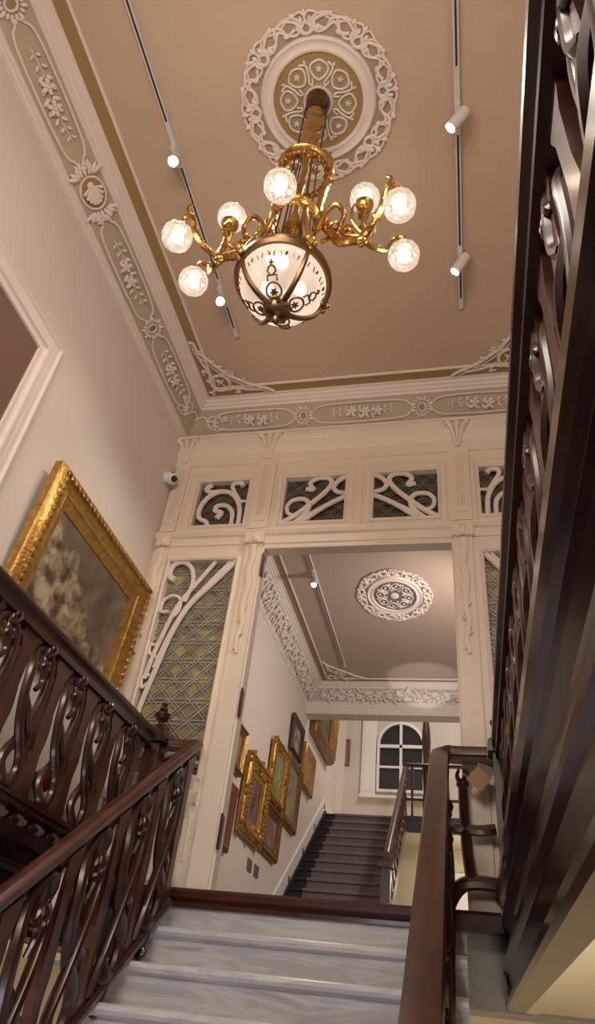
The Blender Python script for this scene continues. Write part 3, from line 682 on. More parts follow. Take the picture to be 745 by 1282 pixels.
# ------------------------------------------------------------------ pictures
def picture(name, X, y0, y1, z0, z1, fw, th, fmat, cmat, label, group=None, tilt=.03, ornate=0, rot=None, liner=None):
    root = empty('framed_painting', (X, (y0+y1)/2, z0), label, 'painting', group)
    W, H = y1-y0, z1-z0; yc = (y0+y1)/2
    if rot is None: f = lambda p: Vector((X+.004+p[2]+math.sin(tilt)*p[1]*1.0, yc+p[0], z0+p[1]*math.cos(tilt)))     # on the left wall
    else: f = lambda p: Vector((yc+p[0], X-.004-p[2]-math.sin(tilt)*p[1], z0+p[1]*math.cos(tilt)))
    prof = [(0, 0), (0, th*.55), (fw*.12, th*.85), (fw*.28, th), (fw*.40, th*.82), (fw*.60, th*.60), (fw*.70, th*.66), (fw*.80, th*.45), (fw, th*.32), (fw, 0)]
    V = []; F = []
    for a, h in prof: V += [(-W/2+a, a, h), (W/2-a, a, h), (W/2-a, H-a, h), (-W/2+a, H-a, h)]
    n = len(prof)
    for i in range(n-1):
        for j in range(4): F.append((i*4+j, i*4+(j+1) % 4, (i+1)*4+(j+1) % 4, (i+1)*4+j))
    m_ = MB(f); m_.add(V, F)
    if ornate:
        step = fw*.24
        for (ax, lo, hi) in ((0, -W/2, W/2), (1, 0, H)):
            k_ = max(3, int((hi-lo)/step))
            for i in range(k_+1):
                t = lo+(hi-lo)*i/k_
                for e in (0, 1):
                    off = fw*.28
                    if ax == 0: p = (min(max(t, -W/2+off), W/2-off), off if e == 0 else H-off, th*.98)
                    else: p = ((-W/2+off) if e == 0 else (W/2-off), min(max(t, off), H-off), th*.98)
                    m_.blob(p, fw*.11, fw*.11, th*.12*ornate)
        if ornate > 1:
            for (u, v) in ((-W/2, 0), (W/2, 0), (-W/2, H), (W/2, H), (0, 0), (0, H), (-W/2, H/2), (W/2, H/2)):
                u2, v2 = u*(1-.5*fw/W), fw*.3+(H-.6*fw)*v/H
                for q in range(5): m_.blob((u2+math.cos(q*1.26)*fw*.3, v2+math.sin(q*1.26)*fw*.3, th*.8), fw*.18, fw*.13, th*.22, q)
    m_.build('frame', fmat, root, smooth=True)
    c = MB(f); c.box((-W/2+fw*.95, fw*.95, .002), (W/2-fw*.95, H-fw*.95, th*.25)); c.build('canvas', cmat, root)
    return root
def pm(name, *st, scale=(5, 5, 5), dist=1.5): return ramp_mat(name, scale, list(st), .5, dist)
LAND = mat('mountain_landscape_paint', (.2, .15, .1), .5)
nt = LAND.node_tree; L_ = nt.links; bs = nt.nodes['Principled BSDF']; tc = nt.nodes.new('ShaderNodeTexCoord')
def nz_(scale, dist, det=8):
    n = nt.nodes.new('ShaderNodeTexNoise'); n.inputs['Scale'].default_value = scale; n.inputs['Distortion'].default_value = dist; n.inputs['Detail'].default_value = det; L_.new(tc.outputs['Object'], n.inputs['Vector']); return n
def rp_(src, stops):
    r = nt.nodes.new('ShaderNodeValToRGB')
    while len(r.color_ramp.elements) < len(stops): r.color_ramp.elements.new(.5)
    for e, (p, c) in zip(r.color_ramp.elements, stops): e.position = p; e.color = (*c, 1)
    L_.new(src, r.inputs[0]); return r
def ma_(op, a, b):
    q = nt.nodes.new('ShaderNodeMath'); q.operation = op
    for k, v in enumerate((a, b)):
        if isinstance(v, (int, float)): q.inputs[k].default_value = v
        else: L_.new(v, q.inputs[k])
    return q.outputs[0]
sep = nt.nodes.new('ShaderNodeSeparateXYZ'); L_.new(tc.outputs['Object'], sep.inputs[0])
dd = ma_('ADD', ma_('ADD', sep.outputs[2], ma_('MULTIPLY', sep.outputs[1], .62)), ma_('MULTIPLY', nz_(3.2, .6).outputs['Fac'], -.75))
rock = rp_(nz_(9, .5).outputs['Fac'], [(.32, (.05, .032, .02)), (.45, (.17, .115, .065)), (.55, (.34, .255, .165)), (.66, (.50, .41, .31)), (.78, (.22, .15, .09))])
sky = rp_(nz_(2.4, .8).outputs['Fac'], [(.3, (.05, .034, .025)), (.5, (.14, .10, .072)), (.7, (.27, .20, .145))])
mk = rp_(dd, [(.12, (0, 0, 0)), (.17, (1, 1, 1))])
mx = nt.nodes.new('ShaderNodeMixRGB'); L_.new(mk.outputs[0], mx.inputs[0]); L_.new(rock.outputs[0], mx.inputs[1]); L_.new(sky.outputs[0], mx.inputs[2]); L_.new(mx.outputs[0], bs.inputs['Base Color'])
picture('p', XL, 2.66, 4.11, 1.55, 2.60, .21, .09, GILT, LAND, 'large gilt-framed brown mountain landscape painting hanging above the left gallery', tilt=.06, ornate=1)
G = 'paintings up the inner staircase wall'
PX = XL+.005
picture('p', PX, 7.37, 8.24, 1.70, 2.53, .20, .09, GILT, pm('figure_paint_blue', (.35, (.03, .03, .04)), (.46, (.25, .12, .07)), (.52, (.05, .07, .25)), (.6, (.30, .25, .22)), (.7, (.04, .03, .04)), scale=(3, 3, 2)), 'ornate gilt-framed painting of blue and white figures, lowest and largest on the inner wall', G, ornate=2)
picture('p', PX, 8.36, 9.12, 2.32, 3.06, .13, .07, GILT, pm('garden_paint', (.35, (.10, .14, .03)), (.47, (.35, .32, .06)), (.55, (.16, .24, .20)), (.65, (.55, .48, .20)), scale=(4, 5, 3)), 'gilt-framed yellow and green garden painting above the reddish figure picture', G, ornate=2)
picture('p', PX, 8.31, 9.15, 1.73, 2.28, .12, .06, GILTD, pm('reddish_paint', (.38, (.18, .12, .11)), (.5, (.26, .12, .09)), (.62, (.24, .22, .24)), scale=(4, 4, 2)), 'gilt-framed dull red figure painting hanging just above the wall switches', G, ornate=1)
picture('p', PX, 9.19, 10.04, 2.27, 3.16, .13, .06, GILTD, pm('interior_paint', (.38, (.20, .16, .08)), (.5, (.36, .30, .20)), (.62, (.18, .13, .12)), scale=(4, 4, 2.5)), 'tall plain gilt-framed painting in dull ochres, middle of the inner wall', G)
picture('p', PX, 9.27, 9.95, 3.23, 3.74, .10, .06, DARKFR, pm('pale_portrait_paint', (.4, (.12, .10, .10)), (.55, (.45, .38, .30)), scale=(4, 4, 3)), 'black-framed portrait with gold slip, highest beside the big gilt frame', G)
picture('p', PX, 10.15, 10.95, 3.02, 3.64, .13, .06, GILT, pm('russet_paint', (.4, (.28, .12, .05)), (.6, (.42, .22, .10)), scale=(4, 4, 3)), 'gilt-framed russet picture right below the black-framed portrait, over the skirting', G)
picture('p', PX, 10.55, 12.2, 3.95, 5.0, .30, .16, GILTD, pm('dark_paint', (.4, (.05, .03, .02)), (.6, (.12, .08, .04)), scale=(3, 3, 3)), 'massive deep gilt frame cut off by the beam above the dark stairs', G, tilt=.05)
picture('p', PX, 6.5, 7.22, 2.18, 2.66, .10, .06, GILTD, pm('hidden_paint', (.4, (.2, .14, .06)), (.6, (.3, .22, .1)), scale=(4, 4, 3)), 'narrow visible edge of a gilt frame, upper one behind the door jamb', G)
picture('p', PX, 6.5, 7.16, 1.42, 2.05, .12, .05, REDFR, pm('hidden_paint_red', (.4, (.15, .06, .03)), (.6, (.22, .1, .05)), scale=(4, 4, 3)), 'red-brown frame edge peeking out low behind the door jamb', G)
picture('p', 13.5, -2.30, -2.14, 4.38, 4.90, .05, .03, GILTD, pm('tiny_paint', (.4, (.2, .17, .12)), (.6, (.3, .26, .2)), scale=(4, 4, 3)), 'tiny narrow gilt-framed picture alone on the far end wall', tilt=.02, rot=1)
for k, (y, z) in enumerate(((8.12, 1.51), (8.43, 1.51))):
    s_ = MB().box((XL, y-.09, z-.06), (XL+.012, y+.09, z+.06)); s_.box((XL+.01, y-.05, z-.035), (XL+.018, y+.05, z+.035)); s_ = s_.build('wall_switch', SWITCH)
    tag(s_, ['grey wall switch plate nearer the door jamb, under the paintings', 'grey wall switch plate nearer the dark stairs, under the paintings'][k], 'switch', 'switch plates')

# ------------------------------------------------------------------ door on the left gallery wall
d = empty('door_1', (XL, 1.4, .6), kind=S)
def fr_left(mb, y0, y1, z0, z1, w_, prof):
    V = []; F = []
    for a, h in prof: V += [(XL+h, y0+a, z0), (XL+h, y1-a, z0), (XL+h, y1-a, z1-a), (XL+h, y0+a, z1-a)]
    n = len(prof)
    for i in range(n-1):
        for j in (1, 2, 3): F.append((i*4+j, i*4+(j+1) % 4, (i+1)*4+(j+1) % 4, (i+1)*4+j))
    mb.add(V, F)
a = MB(); fr_left(a, .45, 2.39, .6, 3.28, .2, [(0, 0), (0, .02), (.012, .035), (.022, .035), (.03, .022), (.05, .02), (.06, .028), (.10, .026), (.105, .034), (.125, .034), (.132, .016), (.165, .012), (.17, .022), (.18, .022), (.185, .0)]); a.build('frame', PLAS, d)
MB().box((XL-.01, .62, .6), (XL+.008, 2.21, 3.10)).build('pane', MIRROR, d)
a = MB().box((XL, 1.39, .6), (XL+.02, 1.44, 3.1)); a.box((XL, .62, 2.35), (XL+.015, 1.40, 2.40)); a.build('glazing_bar', WOOD, d)
ex = empty('wall_fitting', (-2.30, 3.58, .96), 'small glossy red fitting on the left wall, glimpsed between the gallery balusters', 'wall fitting')
RED = mat('red_enamel', (.55, .01, .03), .25, coat=.5)
a = MB(); a.lathe([(0, .86), (.03, .865), (.045, .885), (.048, .93), (.044, .97), (.02, .985), (0, .985)], (-2.285, 3.58, .10), 24); a.build('body', RED, ex, smooth=True)
MB().box((-2.35, 3.55, 1.0), (-2.325, 3.61, 1.06)).build('wall_bracket', BLACK, ex)
# ------------------------------------------------------------------ security camera
sc_ = empty('security_camera', (-2.30, 4.12, 3.68), 'small white dome security camera at the corner of left wall and screen', 'camera')
a = MB(); a.lathe([(0, 0), (.045, 0), (.048, .02), (.05, .045), (.052, .07)], (-2.35, 4.06, 3.68), 20, ax=0); a.build('mount', WHITE, sc_, smooth=True)
a = MB(); a.blob((-2.285, 4.06, 3.66), .052, .052, .052, n=16, k=10); a.build('body', WHITE, sc_, smooth=True)
a = MB(); a.blob((-2.25, 4.03, 3.635), .028, .028, .028, n=14, k=8); a.build('lens', BLACK, sc_, smooth=True)

# ------------------------------------------------------------------ track lights
def track(x, y0, y1, label, slots):
    t = empty('ceiling_track', (x, y1, ZC), label, 'lighting track')
    MB().box((x-.016, y0, ZC-.030), (x+.016, y1, ZC)).build('rail', TRACK, t)
    b = MB()
    for a, c in slots: b.box((x-.006, a, ZC-.0315), (x+.006, c, ZC-.029))
    b.build('slot', BLACK, t)
def spot(x, y, tgt, label, energy, group, blend=.6, size=1.1):
    t = empty('track_spotlight', (x, y, ZC-.03), label, 'spotlight', group)
    MB().box((x-.016, y-.07, ZC-.055), (x+.016, y+.07, ZC-.030)).build('adapter', TRACK, t)
    d = (Vector(tgt)-Vector((x, y, ZC-.11))).normalized(); c = Vector((x, y, ZC-.10))
    q = d.to_track_quat('Z', 'Y').to_matrix()
    f = lambda p: c+q@Vector(p)
    b = MB(f); b.lathe([(0, -.075), (.034, -.075), (.037, -.06), (.037, .075), (.032, .075), (.030, .06)], n=20); b.build('head', TRACK, t, smooth=True)
    l = MB(f); l.lathe([(0, .066), (.030, .066)], n=16); l.build('lamp_lens', SPOTE, t)
    MB().tube([(x, y, ZC-.05), (x, y, ZC-.10)], .01, 8).build('stem', TRACK, t)
    lo = lamp('spot_beam', 'SPOT', c+d*.10, energy, NEUT, tgt, spot_size=size, spot_blend=blend, shadow_soft_size=.03); 
track(-1.63, -.3, 3.29, 'thin ceiling track on the left of the chandelier', [(-.3, 1.62), (1.90, 2.75), (3.0, 3.2)])
track(.145, -.3, 3.24, 'thin ceiling track on the right, beside the dark balustrade', [(-.3, 1.60), (1.98, 2.72), (2.92, 3.15)])
track(-1.63, 4.9, 9.35, 'thin ceiling track on the left of the inner room', [(5.0, 6.7), (7.0, 9.2)])
GS = 'track spotlights of the main ceiling'
spot(-1.635, 1.83, (-.7, .2, .2), 'glaring white spotlight on the left track, nearer of its two', 60, GS)
spot(-1.635, 2.88, (-.6, 1.3, .6), 'white spotlight on the left track, just below the chandelier arm', 45, GS)
spot(.145, 1.86, (-2.2, 2.8, 1.6), 'white spotlight on the right track, nearer of its two', 60, GS)
spot(.145, 2.82, (-2.0, 3.8, 1.4), 'white spotlight on the right track, farther one toward the screen', 60, GS)
spot(-1.63, 6.85, (-1.4, 5.6, .7), 'bright spotlight on the inner room track', 60, None)
MB().box((-.80, 4.45, ZC-.06), (-.64, 4.52, ZC)).build('ceiling_sensor', BLACK)
tag(bpy.data.objects['ceiling_sensor'], 'small dark fitting on the inner ceiling just behind the opening head', 'sensor')

# ------------------------------------------------------------------ chandelier
CX, CY = -.67, 1.66
ch = empty('chandelier', (CX, CY, ZC), 'ornate gilt brass chandelier with frosted bowl and seven crackled glass globes', 'chandelier')
C3 = lambda x, y, z: (CX+x, CY+y, z)
a = MB(); a.lathe([(.07, 4.5), (.072, 4.47), (.066, 4.44), (.060, 4.40), (.064, 4.39), (.05, 4.37), (.045, 4.33)], (CX, CY, 0), 28); a.build('canopy', BRONZE, ch, smooth=True)
a = MB(); a.lathe([(.034, 4.36), (.05, 4.30), (.056, 4.27), (.045, 4.24), (.04, 4.20), (.054, 4.15), (.060, 4.11), (.05, 4.07), (.036, 4.04), (.046, 4.0), (.050, 3.95), (.04, 3.90), (.03, 3.86), (.045, 3.82), (.06, 3.80), (.05, 3.77), (.024, 3.74), (.018, 3.70), (.016, 3.5), (.022, 3.45), (.016, 3.4), (.014, 3.2), (.03, 3.12), (.045, 3.07), (.05, 3.02), (.034, 2.96), (.028, 2.90), (.04, 2.86), (.03, 2.80), (.014, 2.76), (.014, 2.64)], (CX, CY, 0), 20); a.build('stem', BRASS, ch, smooth=True)
for s_ in (-1, 1):
    MB().tube([C3(s_*.066, 0, 4.46), C3(s_*.068, 0, 3.74)], .005, 6).build('rod', BRONZE, ch)
# upper hoop, lower hoop
for (z, r, n_, hh) in ((3.60, .132, 'upper_hoop', .020), (3.12, .112, 'lower_hoop', .030)):
    a = MB(); a.lathe([(r-.012, z-hh), (r+.004, z-hh), (r+.010, z-hh*.5), (r+.004, z), (r+.012, z+hh*.5), (r+.006, z+hh), (r-.010, z+hh), (r-.012, z-hh)], (CX, CY, 0), 40)
    for i in range(28):
        t = 2*PI*i/28; a.blob(C3(math.cos(t)*(r-.014), math.sin(t)*(r-.014), z-.012), .013, .013, .02, t)
    a.build(n_, BRASS, ch, smooth=True)
a = MB()
for i in range(6):
    t = 2*PI*i/6+.3; a.tube([C3(math.cos(t)*.06, math.sin(t)*.06, 3.78), C3(math.cos(t)*.075, math.sin(t)*.075, 3.12), C3(math.cos(t)*.09, math.sin(t)*.09, 2.66)], .0045, 6)
a.build('rod', BRONZE, ch)
# two lyre-shaped uprights in the plane of the arms, four legs down to the bowl rim
for t in (0, PI):
    P = lambda r, z: C3(math.cos(t)*r, math.sin(t)*r, z)
    a = MB(); a.taper(cr([P(.03, 3.80), P(.085, 3.79), P(.128, 3.72), P(.145, 3.60), P(.138, 3.45), P(.118, 3.30), P(.112, 3.12), P(.120, 3.02)], 6), .018, .019, 8)
    for q in range(15):
        z = 3.74-.05*q; rr = .142 if 3.4 < z < 3.7 else .118
        a.blob(P(rr+.012*math.cos(q*2), z), .017, .013, .030, t+z*9, n=6)
    a.blob(P(.145, 3.50), .032, .03, .038); a.blob(P(.125, 3.12), .032, .03, .034); a.blob(P(.03, 3.82), .03, .03, .04)
    a.taper(cr([P(.145, 3.62), P(.10, 3.68), P(.06, 3.66), P(.05, 3.60), P(.08, 3.58)], 4), .011, .007, 6)
    a.build('lyre_upright', BRASS, ch, smooth=True)
for i in range(4):
    t = PI/4+i*PI/2
    P = lambda r, z: C3(math.cos(t)*r, math.sin(t)*r, z)
    a = MB(); a.taper(cr([P(.108, 3.14), P(.112, 3.02), P(.135, 2.90), P(.175, 2.78), P(.20, 2.68), P(.205, 2.63)], 6), .011, .012, 8)
    for q in range(8): z = 3.08-.055*q; a.blob(P(.115+max(0, 3.0-z)*.24, z), .012, .010, .020, z*9, n=6)
    a.build('cage_leg', BRASS, ch, smooth=True)
# bowl
a = MB(); pr_ = [(.192*math.cos(q), 2.62-.195*math.sin(q)) for q in [PI/2*i/14 for i in range(15)]]; pr_[-1] = (.0005, 2.425)
a.lathe(pr_, (CX, CY, 0), 48); bowl = a.build('glass_bowl', BOWL, ch, smooth=True)
def onb(th, az, off=.004): r = .192+off; return C3(r*math.sin(th)*math.cos(az), r*math.sin(th)*math.sin(az), 2.62-(.195+off)*math.cos(th))
for k_q in range(4):
  a = MB()
  for i in range(k_q*11+1, k_q*11+11):
    az = PI/4+2*PI*i/44
    a.tube([onb(1.24, az), onb(1.24-(.11 if i % 3 else .07), az+(.03 if i % 2 else -.02))], .0028 if i % 3 else .005, 5)
  a.build('etched_dashes', BRONZE, bowl)
for i in range(4):
    az = PI/4+i*PI/2
    MB().taper([onb(PI/2*q/12, az, .010) for q in range(1, 13)], .013, .010, 8).build('bowl_rib', BRONZE, ch, smooth=True)
    az += PI/4
    e = MB()
    g = lambda u, v: onb(v, az+u/max(.25, math.sin(v)), .008)
    e.tube([g(math.cos(q)*.165, .42+math.sin(q)*.155) for q in [2*PI*k_/20 for k_ in range(20)]], .0045, 6, closed=True)
    for q in range(6): e.taper([g(0, .38), g(math.cos(q*PI/3)*.085, .38+math.sin(q*PI/3)*.085)], .007, .003, 5)
    e.tube([g(-.10, .60), g(-.10, .72), g(.10, .72), g(.10, .60)], .0042, 6)
    e.tube([g(-.02, .72), g(-.09, .80), g(-.06, .88), g(0, .92), g(.06, .88), g(.09, .80), g(.02, .72)], .0042, 6)
    e.tube([g(0, .92), g(0, 1.04)], .004, 5); e.tube([g(-.05, .98), g(.05, .98)], .004, 5)
    e.build('iron_emblem', BRONZE, ch)
a = MB(); a.lathe([(.018, 2.66), (.205, 2.655)], (CX, CY, 0), 40)
a = MB(); a.lathe([(.190, 2.60), (.205, 2.595), (.216, 2.61), (.212, 2.64), (.200, 2.655), (.188, 2.65), (.190, 2.60)], (CX, CY, 0), 48)
a.build('bowl_rim', BRONZE, ch, smooth=True)
for i in range(4):
    t = PI/4+i*PI/2; a = MB()
    for q in range(6): a.blob(C3(math.cos(t)*.218+math.cos(q)*.014, math.sin(t)*.218+math.sin(q)*.014, 2.63+.02*math.sin(q*2)), .018, .016, .018, q)
    a.build('rim_boss', BRASS, ch, smooth=True)
a = MB(); a.lathe([(.0, 2.33), (.012, 2.335), (.018, 2.35), (.012, 2.36), (.03, 2.37), (.05, 2.385), (.056, 2.405), (.048, 2.425), (.03, 2.43)], (CX, CY, 0), 20)
for q in range(10): t = 2*PI*q/10; a.blob(C3(math.cos(t)*.05, math.sin(t)*.05, 2.405), .016, .012, .02, t)
a.build('finial', BRONZE, ch, smooth=True)
for i in range(3):
    t = 2*PI*i/3+.7; MB().blob(C3(math.cos(t)*.085, math.sin(t)*.085, 2.63), .028, .028, .035, n=10, k=8).build('bowl_bulb', BULBB, ch, smooth=True)
# globes
def globe(x, y, z, r, up):
    s = MB(); V = []; n_, k_ = 40, 20
    for i in range(k_+1):
        ph = -PI/2+PI*i/k_
        for j in range(n_):
            a_ = 2*PI*j/n_
            q = r*(.97+.075*abs(math.cos(5*a_+(PI/2 if (i//4) % 2 else 0)))*math.cos(ph)+.055*abs(math.sin(ph*4.5)))
            V.append((x+q*math.cos(a_)*math.cos(ph), y+q*math.sin(a_)*math.cos(ph), z+q*1.04*math.sin(ph)))
    Fc = [(i*n_+j, i*n_+(j+1) % n_, (i+1)*n_+(j+1) % n_, (i+1)*n_+j) for i in range(k_) for j in range(n_)]
    s.add(V, Fc); g_ = s.build('glass_globe', GLOBE, ch)
    lamp('globe_light', 'POINT', (x, y, z), 5.0, (1, .80, .60), shadow_soft_size=.03)
    MB().blob((x, y, z), .030, .030, .036, n=12, k=8).build('bulb', BULB, g_, smooth=True)
    c = MB()
    if up: c.lathe([(.016, -.085), (.03, -.075), (.042, -.055), (.044, -.035), (.036, -.03)], (x, y, z-.02), 18)
    else: c.lathe([(.014, .095), (.028, .085), (.036, .065), (.034, .05)], (x, y, z-.0), 16)
    c.build('globe_cup', BRASS, g_, smooth=True)
for sg in (-1, 1):
    K = (sg*.335, 0, 2.88)
    a = MB()
    # main arm from the cage out to the knob, in two scrolling strands
    a.taper(cr([C3(sg*.115, 0, 3.10), C3(sg*.17, .02, 3.02), C3(sg*.22, .02, 2.92), C3(sg*.28, .0, 2.87), C3(sg*.335, 0, 2.88)], 6), .020, .017, 8, mid=.004)
    a.taper(cr([C3(sg*.12, 0, 3.0), C3(sg*.16, -.03, 3.10), C3(sg*.21, -.04, 3.14), C3(sg*.245, -.02, 3.08), C3(sg*.23, 0, 3.0), C3(sg*.26, 0, 2.93), C3(sg*.33, 0, 2.90)], 6), .015, .010, 8)
    a.taper(cr([C3(sg*.14, .03, 2.95), C3(sg*.2, .04, 3.02), C3(sg*.25, .03, 3.06), C3(sg*.28, .01, 3.0), C3(sg*.25, 0, 2.96)], 6), .012, .008, 8)
    for q in range(12):
        t = q/11; a.blob(C3(sg*(.13+.19*t), .02*math.sin(q*2), 3.10-.21*t+.02*math.sin(q*1.7)), .020, .012, .012, q*.8, n=6)
    a.blob(C3(sg*.335, 0, 2.865), .028, .028, .026, n=10, k=6); a.blob(C3(sg*.335, 0, 2.835), .014, .014, .018)
    # upright to the standing globe
    a.lathe([(.016, 2.86), (.012, 2.92), (.018, 2.97), (.011, 3.0), (.012, 3.06), (.022, 3.10), (.014, 3.12), (.02, 3.14)], (CX+K[0], CY, 0), 12)
    a.taper(cr([C3(sg*.335, 0, 2.92), C3(sg*.38, .04, 2.98), C3(sg*.37, .05, 3.07), C3(sg*.33, .04, 3.09)], 5), .009, .006, 6)
    a.taper(cr([C3(sg*.335, 0, 2.92), C3(sg*.29, -.04, 2.98), C3(sg*.30, -.06, 3.07), C3(sg*.34, -.04, 3.10)], 5), .009, .006, 6)
    for q in range(5): a.blob(C3(sg*.335+math.cos(q*1.26)*.022, math.sin(q*1.26)*.022, 3.09), .014, .012, .014)
    a.build('arm', BRASS, ch, smooth=True)
    for sy in (-1, 1):
        b = MB()
        b.taper(cr([C3(sg*.335, 0, 2.88), C3(sg*.385, sy*.05, 2.88), C3(sg*.43, sy*.10, 2.93), C3(sg*.455, sy*.125, 3.02), C3(sg*.485, sy*.13, 3.065), C3(sg*.512, sy*.12, 3.045), C3(sg*.515, sy*.118, 2.99)], 6), .017, .011, 8)
        b.taper(cr([C3(sg*.44, sy*.11, 2.96), C3(sg*.46, sy*.15, 3.0), C3(sg*.48, sy*.165, 3.06), C3(sg*.46, sy*.16, 3.10)], 5), .010, .006, 6)
        b.blob(C3(sg*.47, sy*.13, 3.06), .022, .016, .012, .5); b.blob(C3(sg*.41, sy*.075, 2.905), .024, .018, .014, .8)
        b.build('branch', BRASS, ch, smooth=True)
        globe(CX+sg*.513, CY+sy*.12, 2.90, .068, False)
    globe(CX+sg*.335, CY, 3.235, .068, True)
b = MB(); b.taper(cr([C3(0, -.112, 3.12), C3(0, -.17, 3.06), C3(0, -.22, 3.06), C3(0, -.27, 3.07), C3(.017, -.285, 3.03), C3(.017, -.28, 2.99)], 6), .015, .010, 8)
b.build('branch', BRASS, ch, smooth=True); globe(CX+.017, CY-.28, 2.90, .068, False)

# ------------------------------------------------------------------ carpeted stairs beyond the inner room
ds = empty('carpeted_staircase', (-1.6, 8.6, ZL), 'dark stairs with a grey carpet runner climbing beyond the inner room', 'staircase')
NR = 15; RI = (3.16-ZL)/NR
for i in range(NR):
    y = 12.2-.24*i; z = 3.16-RI*i
    yb = y+.26 if i else y+.05
    a = MB(); a.prism([(yb, z-RI-.01), (y+.02, z-RI-.01), (y+.02, z-.04), (y-.005, z-.035), (y-.005, z-.012), (y+.005, z-.008), (yb, z-.008)], XL+.051, -.99, 0); o = a.build('step', STAIRD, ds)
    a = MB(); a.prism([(yb, z-.012), (yb, z), (y-.004, z), (y-.014, z-.01), (y-.014, z-.036), (y+.012, z-.045), (y+.012, z-RI), (y+.019, z-RI), (y+.019, z-.03), (y-.002, z-.03), (y-.002, z-.012)], -2.13, -1.04, 0); a.build('carpet_runner', CARPET, o)
MB().box((XL, 12.2+.05, 2.98), (XR, 13.5, 3.15)).build('floor_upper_landing', CREAM, kind=S)
MB().box((-.93, 12.16, 2.93), (XR, 12.25, 3.17)).build('trim_24', STAIRD, kind=S)
sk = MB(); zz = lambda y: 3.16-(12.2-y)*RI/.24
sk.prism([(8.62, .63), (8.62, .95), (12.2, zz(12.2)+.22), (13.5, zz(12.2)+.22), (13.5, 3.16), (12.2, 3.0)], XL, XL+.025, 0)
sk.box((XL, YS+.09, ZL), (XL+.02, 8.63, ZL+.2)); sk.build('baseboard_left', WHITE, kind=S)
st_ = MB(); st_.prism([(8.62, .63), (8.62, .72), (12.2, zz(12.2)+.035), (12.3, zz(12.2)+.035), (12.3, 3.0)], XL+.026, XL+.05, 0); st_.build('side_board', STAIRD, ds)
for k_ in range(5):
    y = 9.3+k_*.72; s_ = MB().box((XL+.02, y-.03, zz(y)+.07), (XL+.032, y+.03, zz(y)+.14)).build('step_light', BLACK)
    tag(s_, ['lowest visible small dark step light in the white skirting', 'second small dark step light up the white skirting', 'middle small dark step light in the white skirting', 'fourth small dark step light up the white skirting', 'topmost small dark step light beside the upper landing'][k_], 'step light', 'step lights in the skirting')
# inner flight balustrade
ib = empty('balustrade', (-.96, 9.6, .9), 'distant dark red carved balustrade on the right of the carpeted stairs', 'balustrade')
zr = lambda y: zz(y)+.80
a = MB(); sweep(a, [(-.95, 9.3, zr(9.3)), (-.95, 12.1, zr(12.1)), (-.93, 12.2, zr(12.15))], rail_sec(.04, .07)); a.build('handrail', WOODR, ib, smooth=True)
a = MB(); sweep(a, [(-.95, 9.3, zz(9.3)), (-.95, 12.2, zz(12.2))], [(-.03, -.12), (-.03, .07), (.03, .07), (.03, -.12)]); a.build('bottom_rail', WOODR, ib)
y = 9.5; s0 = None
while y < 12.1:
    if s0 is None:
        y0_ = y
        f = lambda p: Vector((-.95+p[1], y0_+p[0], zz(y0_+p[0])+.07+p[2])); c = MB(f); pretzel(.71, .10, .022)(c); s0 = c.build('baluster', WOODR, ib, smooth=True)
    else: inst(s0, ib, (0, y-y0_, (y-y0_)*RI/.24))
    y += .25
newel('newel_post', ib, -.95, 9.2, ZL, zr(9.2)+.02, False, .06)
ub = empty('balustrade', (-.3, 12.2, 3.17), 'distant dark balustrade along the edge of the upper landing', 'balustrade')
a = MB(); sweep(a, [(-.93, 12.2, 3.98), (XR, 12.2, 3.98)], rail_sec(.04, .07)); a.build('handrail', WOOD, ub, smooth=True)
a = MB(); a.box((-.93, 12.18, 3.42), (XR, 12.22, 3.46)); a.build('bottom_rail', WOOD, ub)
s0 = None
for i in range(6):
    if s0 is None: c = MB(lambda p: Vector((-.84+p[0], 12.2+p[1], 3.17+p[2]))); slat(.81, .022)(c); s0 = c.build('baluster', WOOD, ub)
    else: inst(s0, ub, (i*.3, 0, 0))
pc = MB(); pc.lathe([(.075, 3.1), (.08, 3.5), (.06, 3.6), (.075, 4.0), (.085, 4.05), (.06, 4.12), (.08, 4.5), (.07, 4.7), (.055, 4.8), (.07, 6.4)], (-.60, 12.345, 0), 10)
pc = pc.build('carved_post', WOOD, smooth=True); tag(pc, 'tall dark turned post rising past the arched window', 'post')
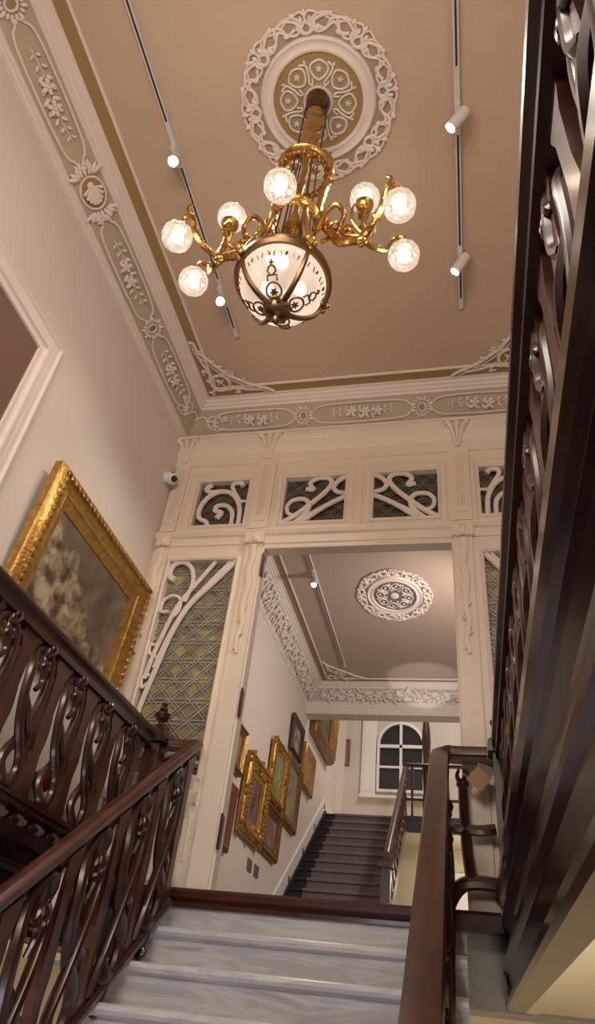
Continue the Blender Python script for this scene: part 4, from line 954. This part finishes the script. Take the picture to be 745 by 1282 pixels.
# arched window on the end wall
wn = empty('window_7', (-1.14, 13.5, 3.9), kind=S)
def arch(mb, x0, x1, z0, zs, y0, y1, w_):
    cx, r = (x0+x1)/2, (x1-x0)/2
    out = [(x0, z0), (x1, z0)]+[(cx+r*math.cos(t), zs+r*math.sin(t)) for t in [PI*i/16 for i in range(17)]]
    inn = [(x0+w_, z0+w_), (x1-w_, z0+w_)]+[(cx+(r-w_)*math.cos(t), zs+(r-w_)*math.sin(t)) for t in [PI*i/16 for i in range(17)]]
    n = len(out); V = []
    for y in (y0, y1):
        for q in (out, inn): V += [(x, y, z) for x, z in q]
    F = []
    for j in range(n):
        k = (j+1) % n; F += [(j, k, n+k, n+j), (2*n+j, 2*n+k, 3*n+k, 3*n+j), (j, k, 2*n+k, 2*n+j), (n+j, n+k, 3*n+k, 3*n+j)]
    mb.add(V, F); return inn
a = MB(); inn = arch(a, -1.60, -.68, 3.90, 4.80, 13.41, 13.5, .05)
a.box((-1.165, 13.42, 3.92), (-1.115, 13.49, 5.24)); a.box((-1.58, 13.42, 4.74), (-.70, 13.49, 4.80)); a.box((-1.58, 13.43, 4.35), (-.70, 13.48, 4.39)); a.build('frame', WHITE, wn)
a = MB(); a.add([(x, 13.47, z) for x, z in inn], [tuple(range(len(inn)))]); a.build('pane', DGLASS, wn)
a = MB(); a.box((-1.92, 13.40, 3.79), (-.60, 13.5, 3.84)); a.build('sill', WHITE, wn)
a = MB(); a.box((-1.90, 13.44, 3.84), (-1.62, 13.5, 6.3)); a.box((-1.86, 13.43, 3.90), (-1.66, 13.445, 6.2)); a.build('casing', WHITE, wn)
MB().box((XL, 13.38, 3.15), (XL+.12, 13.5, 6.3)).build('trim_25', WALL, kind=S)
# white doors under the upper landing
d = empty('door_2', (.1, 13.4, ZL), kind=S)
a = MB(); a.box((-.62, 13.42, ZL), (.6, 13.5, 2.55)); a.build('leaf', WHITE, d)
a = MB(); 
for x in (-.62, -.03, .54): a.box((x, 13.40, ZL), (x+.06, 13.43, 2.6))
a.box((-.62, 13.40, 2.5), (.6, 13.43, 2.6)); a.build('frame', WHITE, d)
MB().box((XL, 8.75, ZL-.1), (XR, 13.5, ZL)).build('floor', MARBG, kind=S)
dl = empty('downlight', (-.32, 12.95, 2.98), 'tiny round downlight glowing under the upper landing', 'downlight')
a = MB(); a.lathe([(.03, 2.955), (.05, 2.955), (.05, 2.98)], (-.32, 12.95, 0), 16); a.build('bezel', WHITE, dl)
a = MB(); a.lathe([(0, 2.958), (.032, 2.958)], (-.32, 12.95, 0), 14); a.build('lamp_lens', SPOTE, dl)
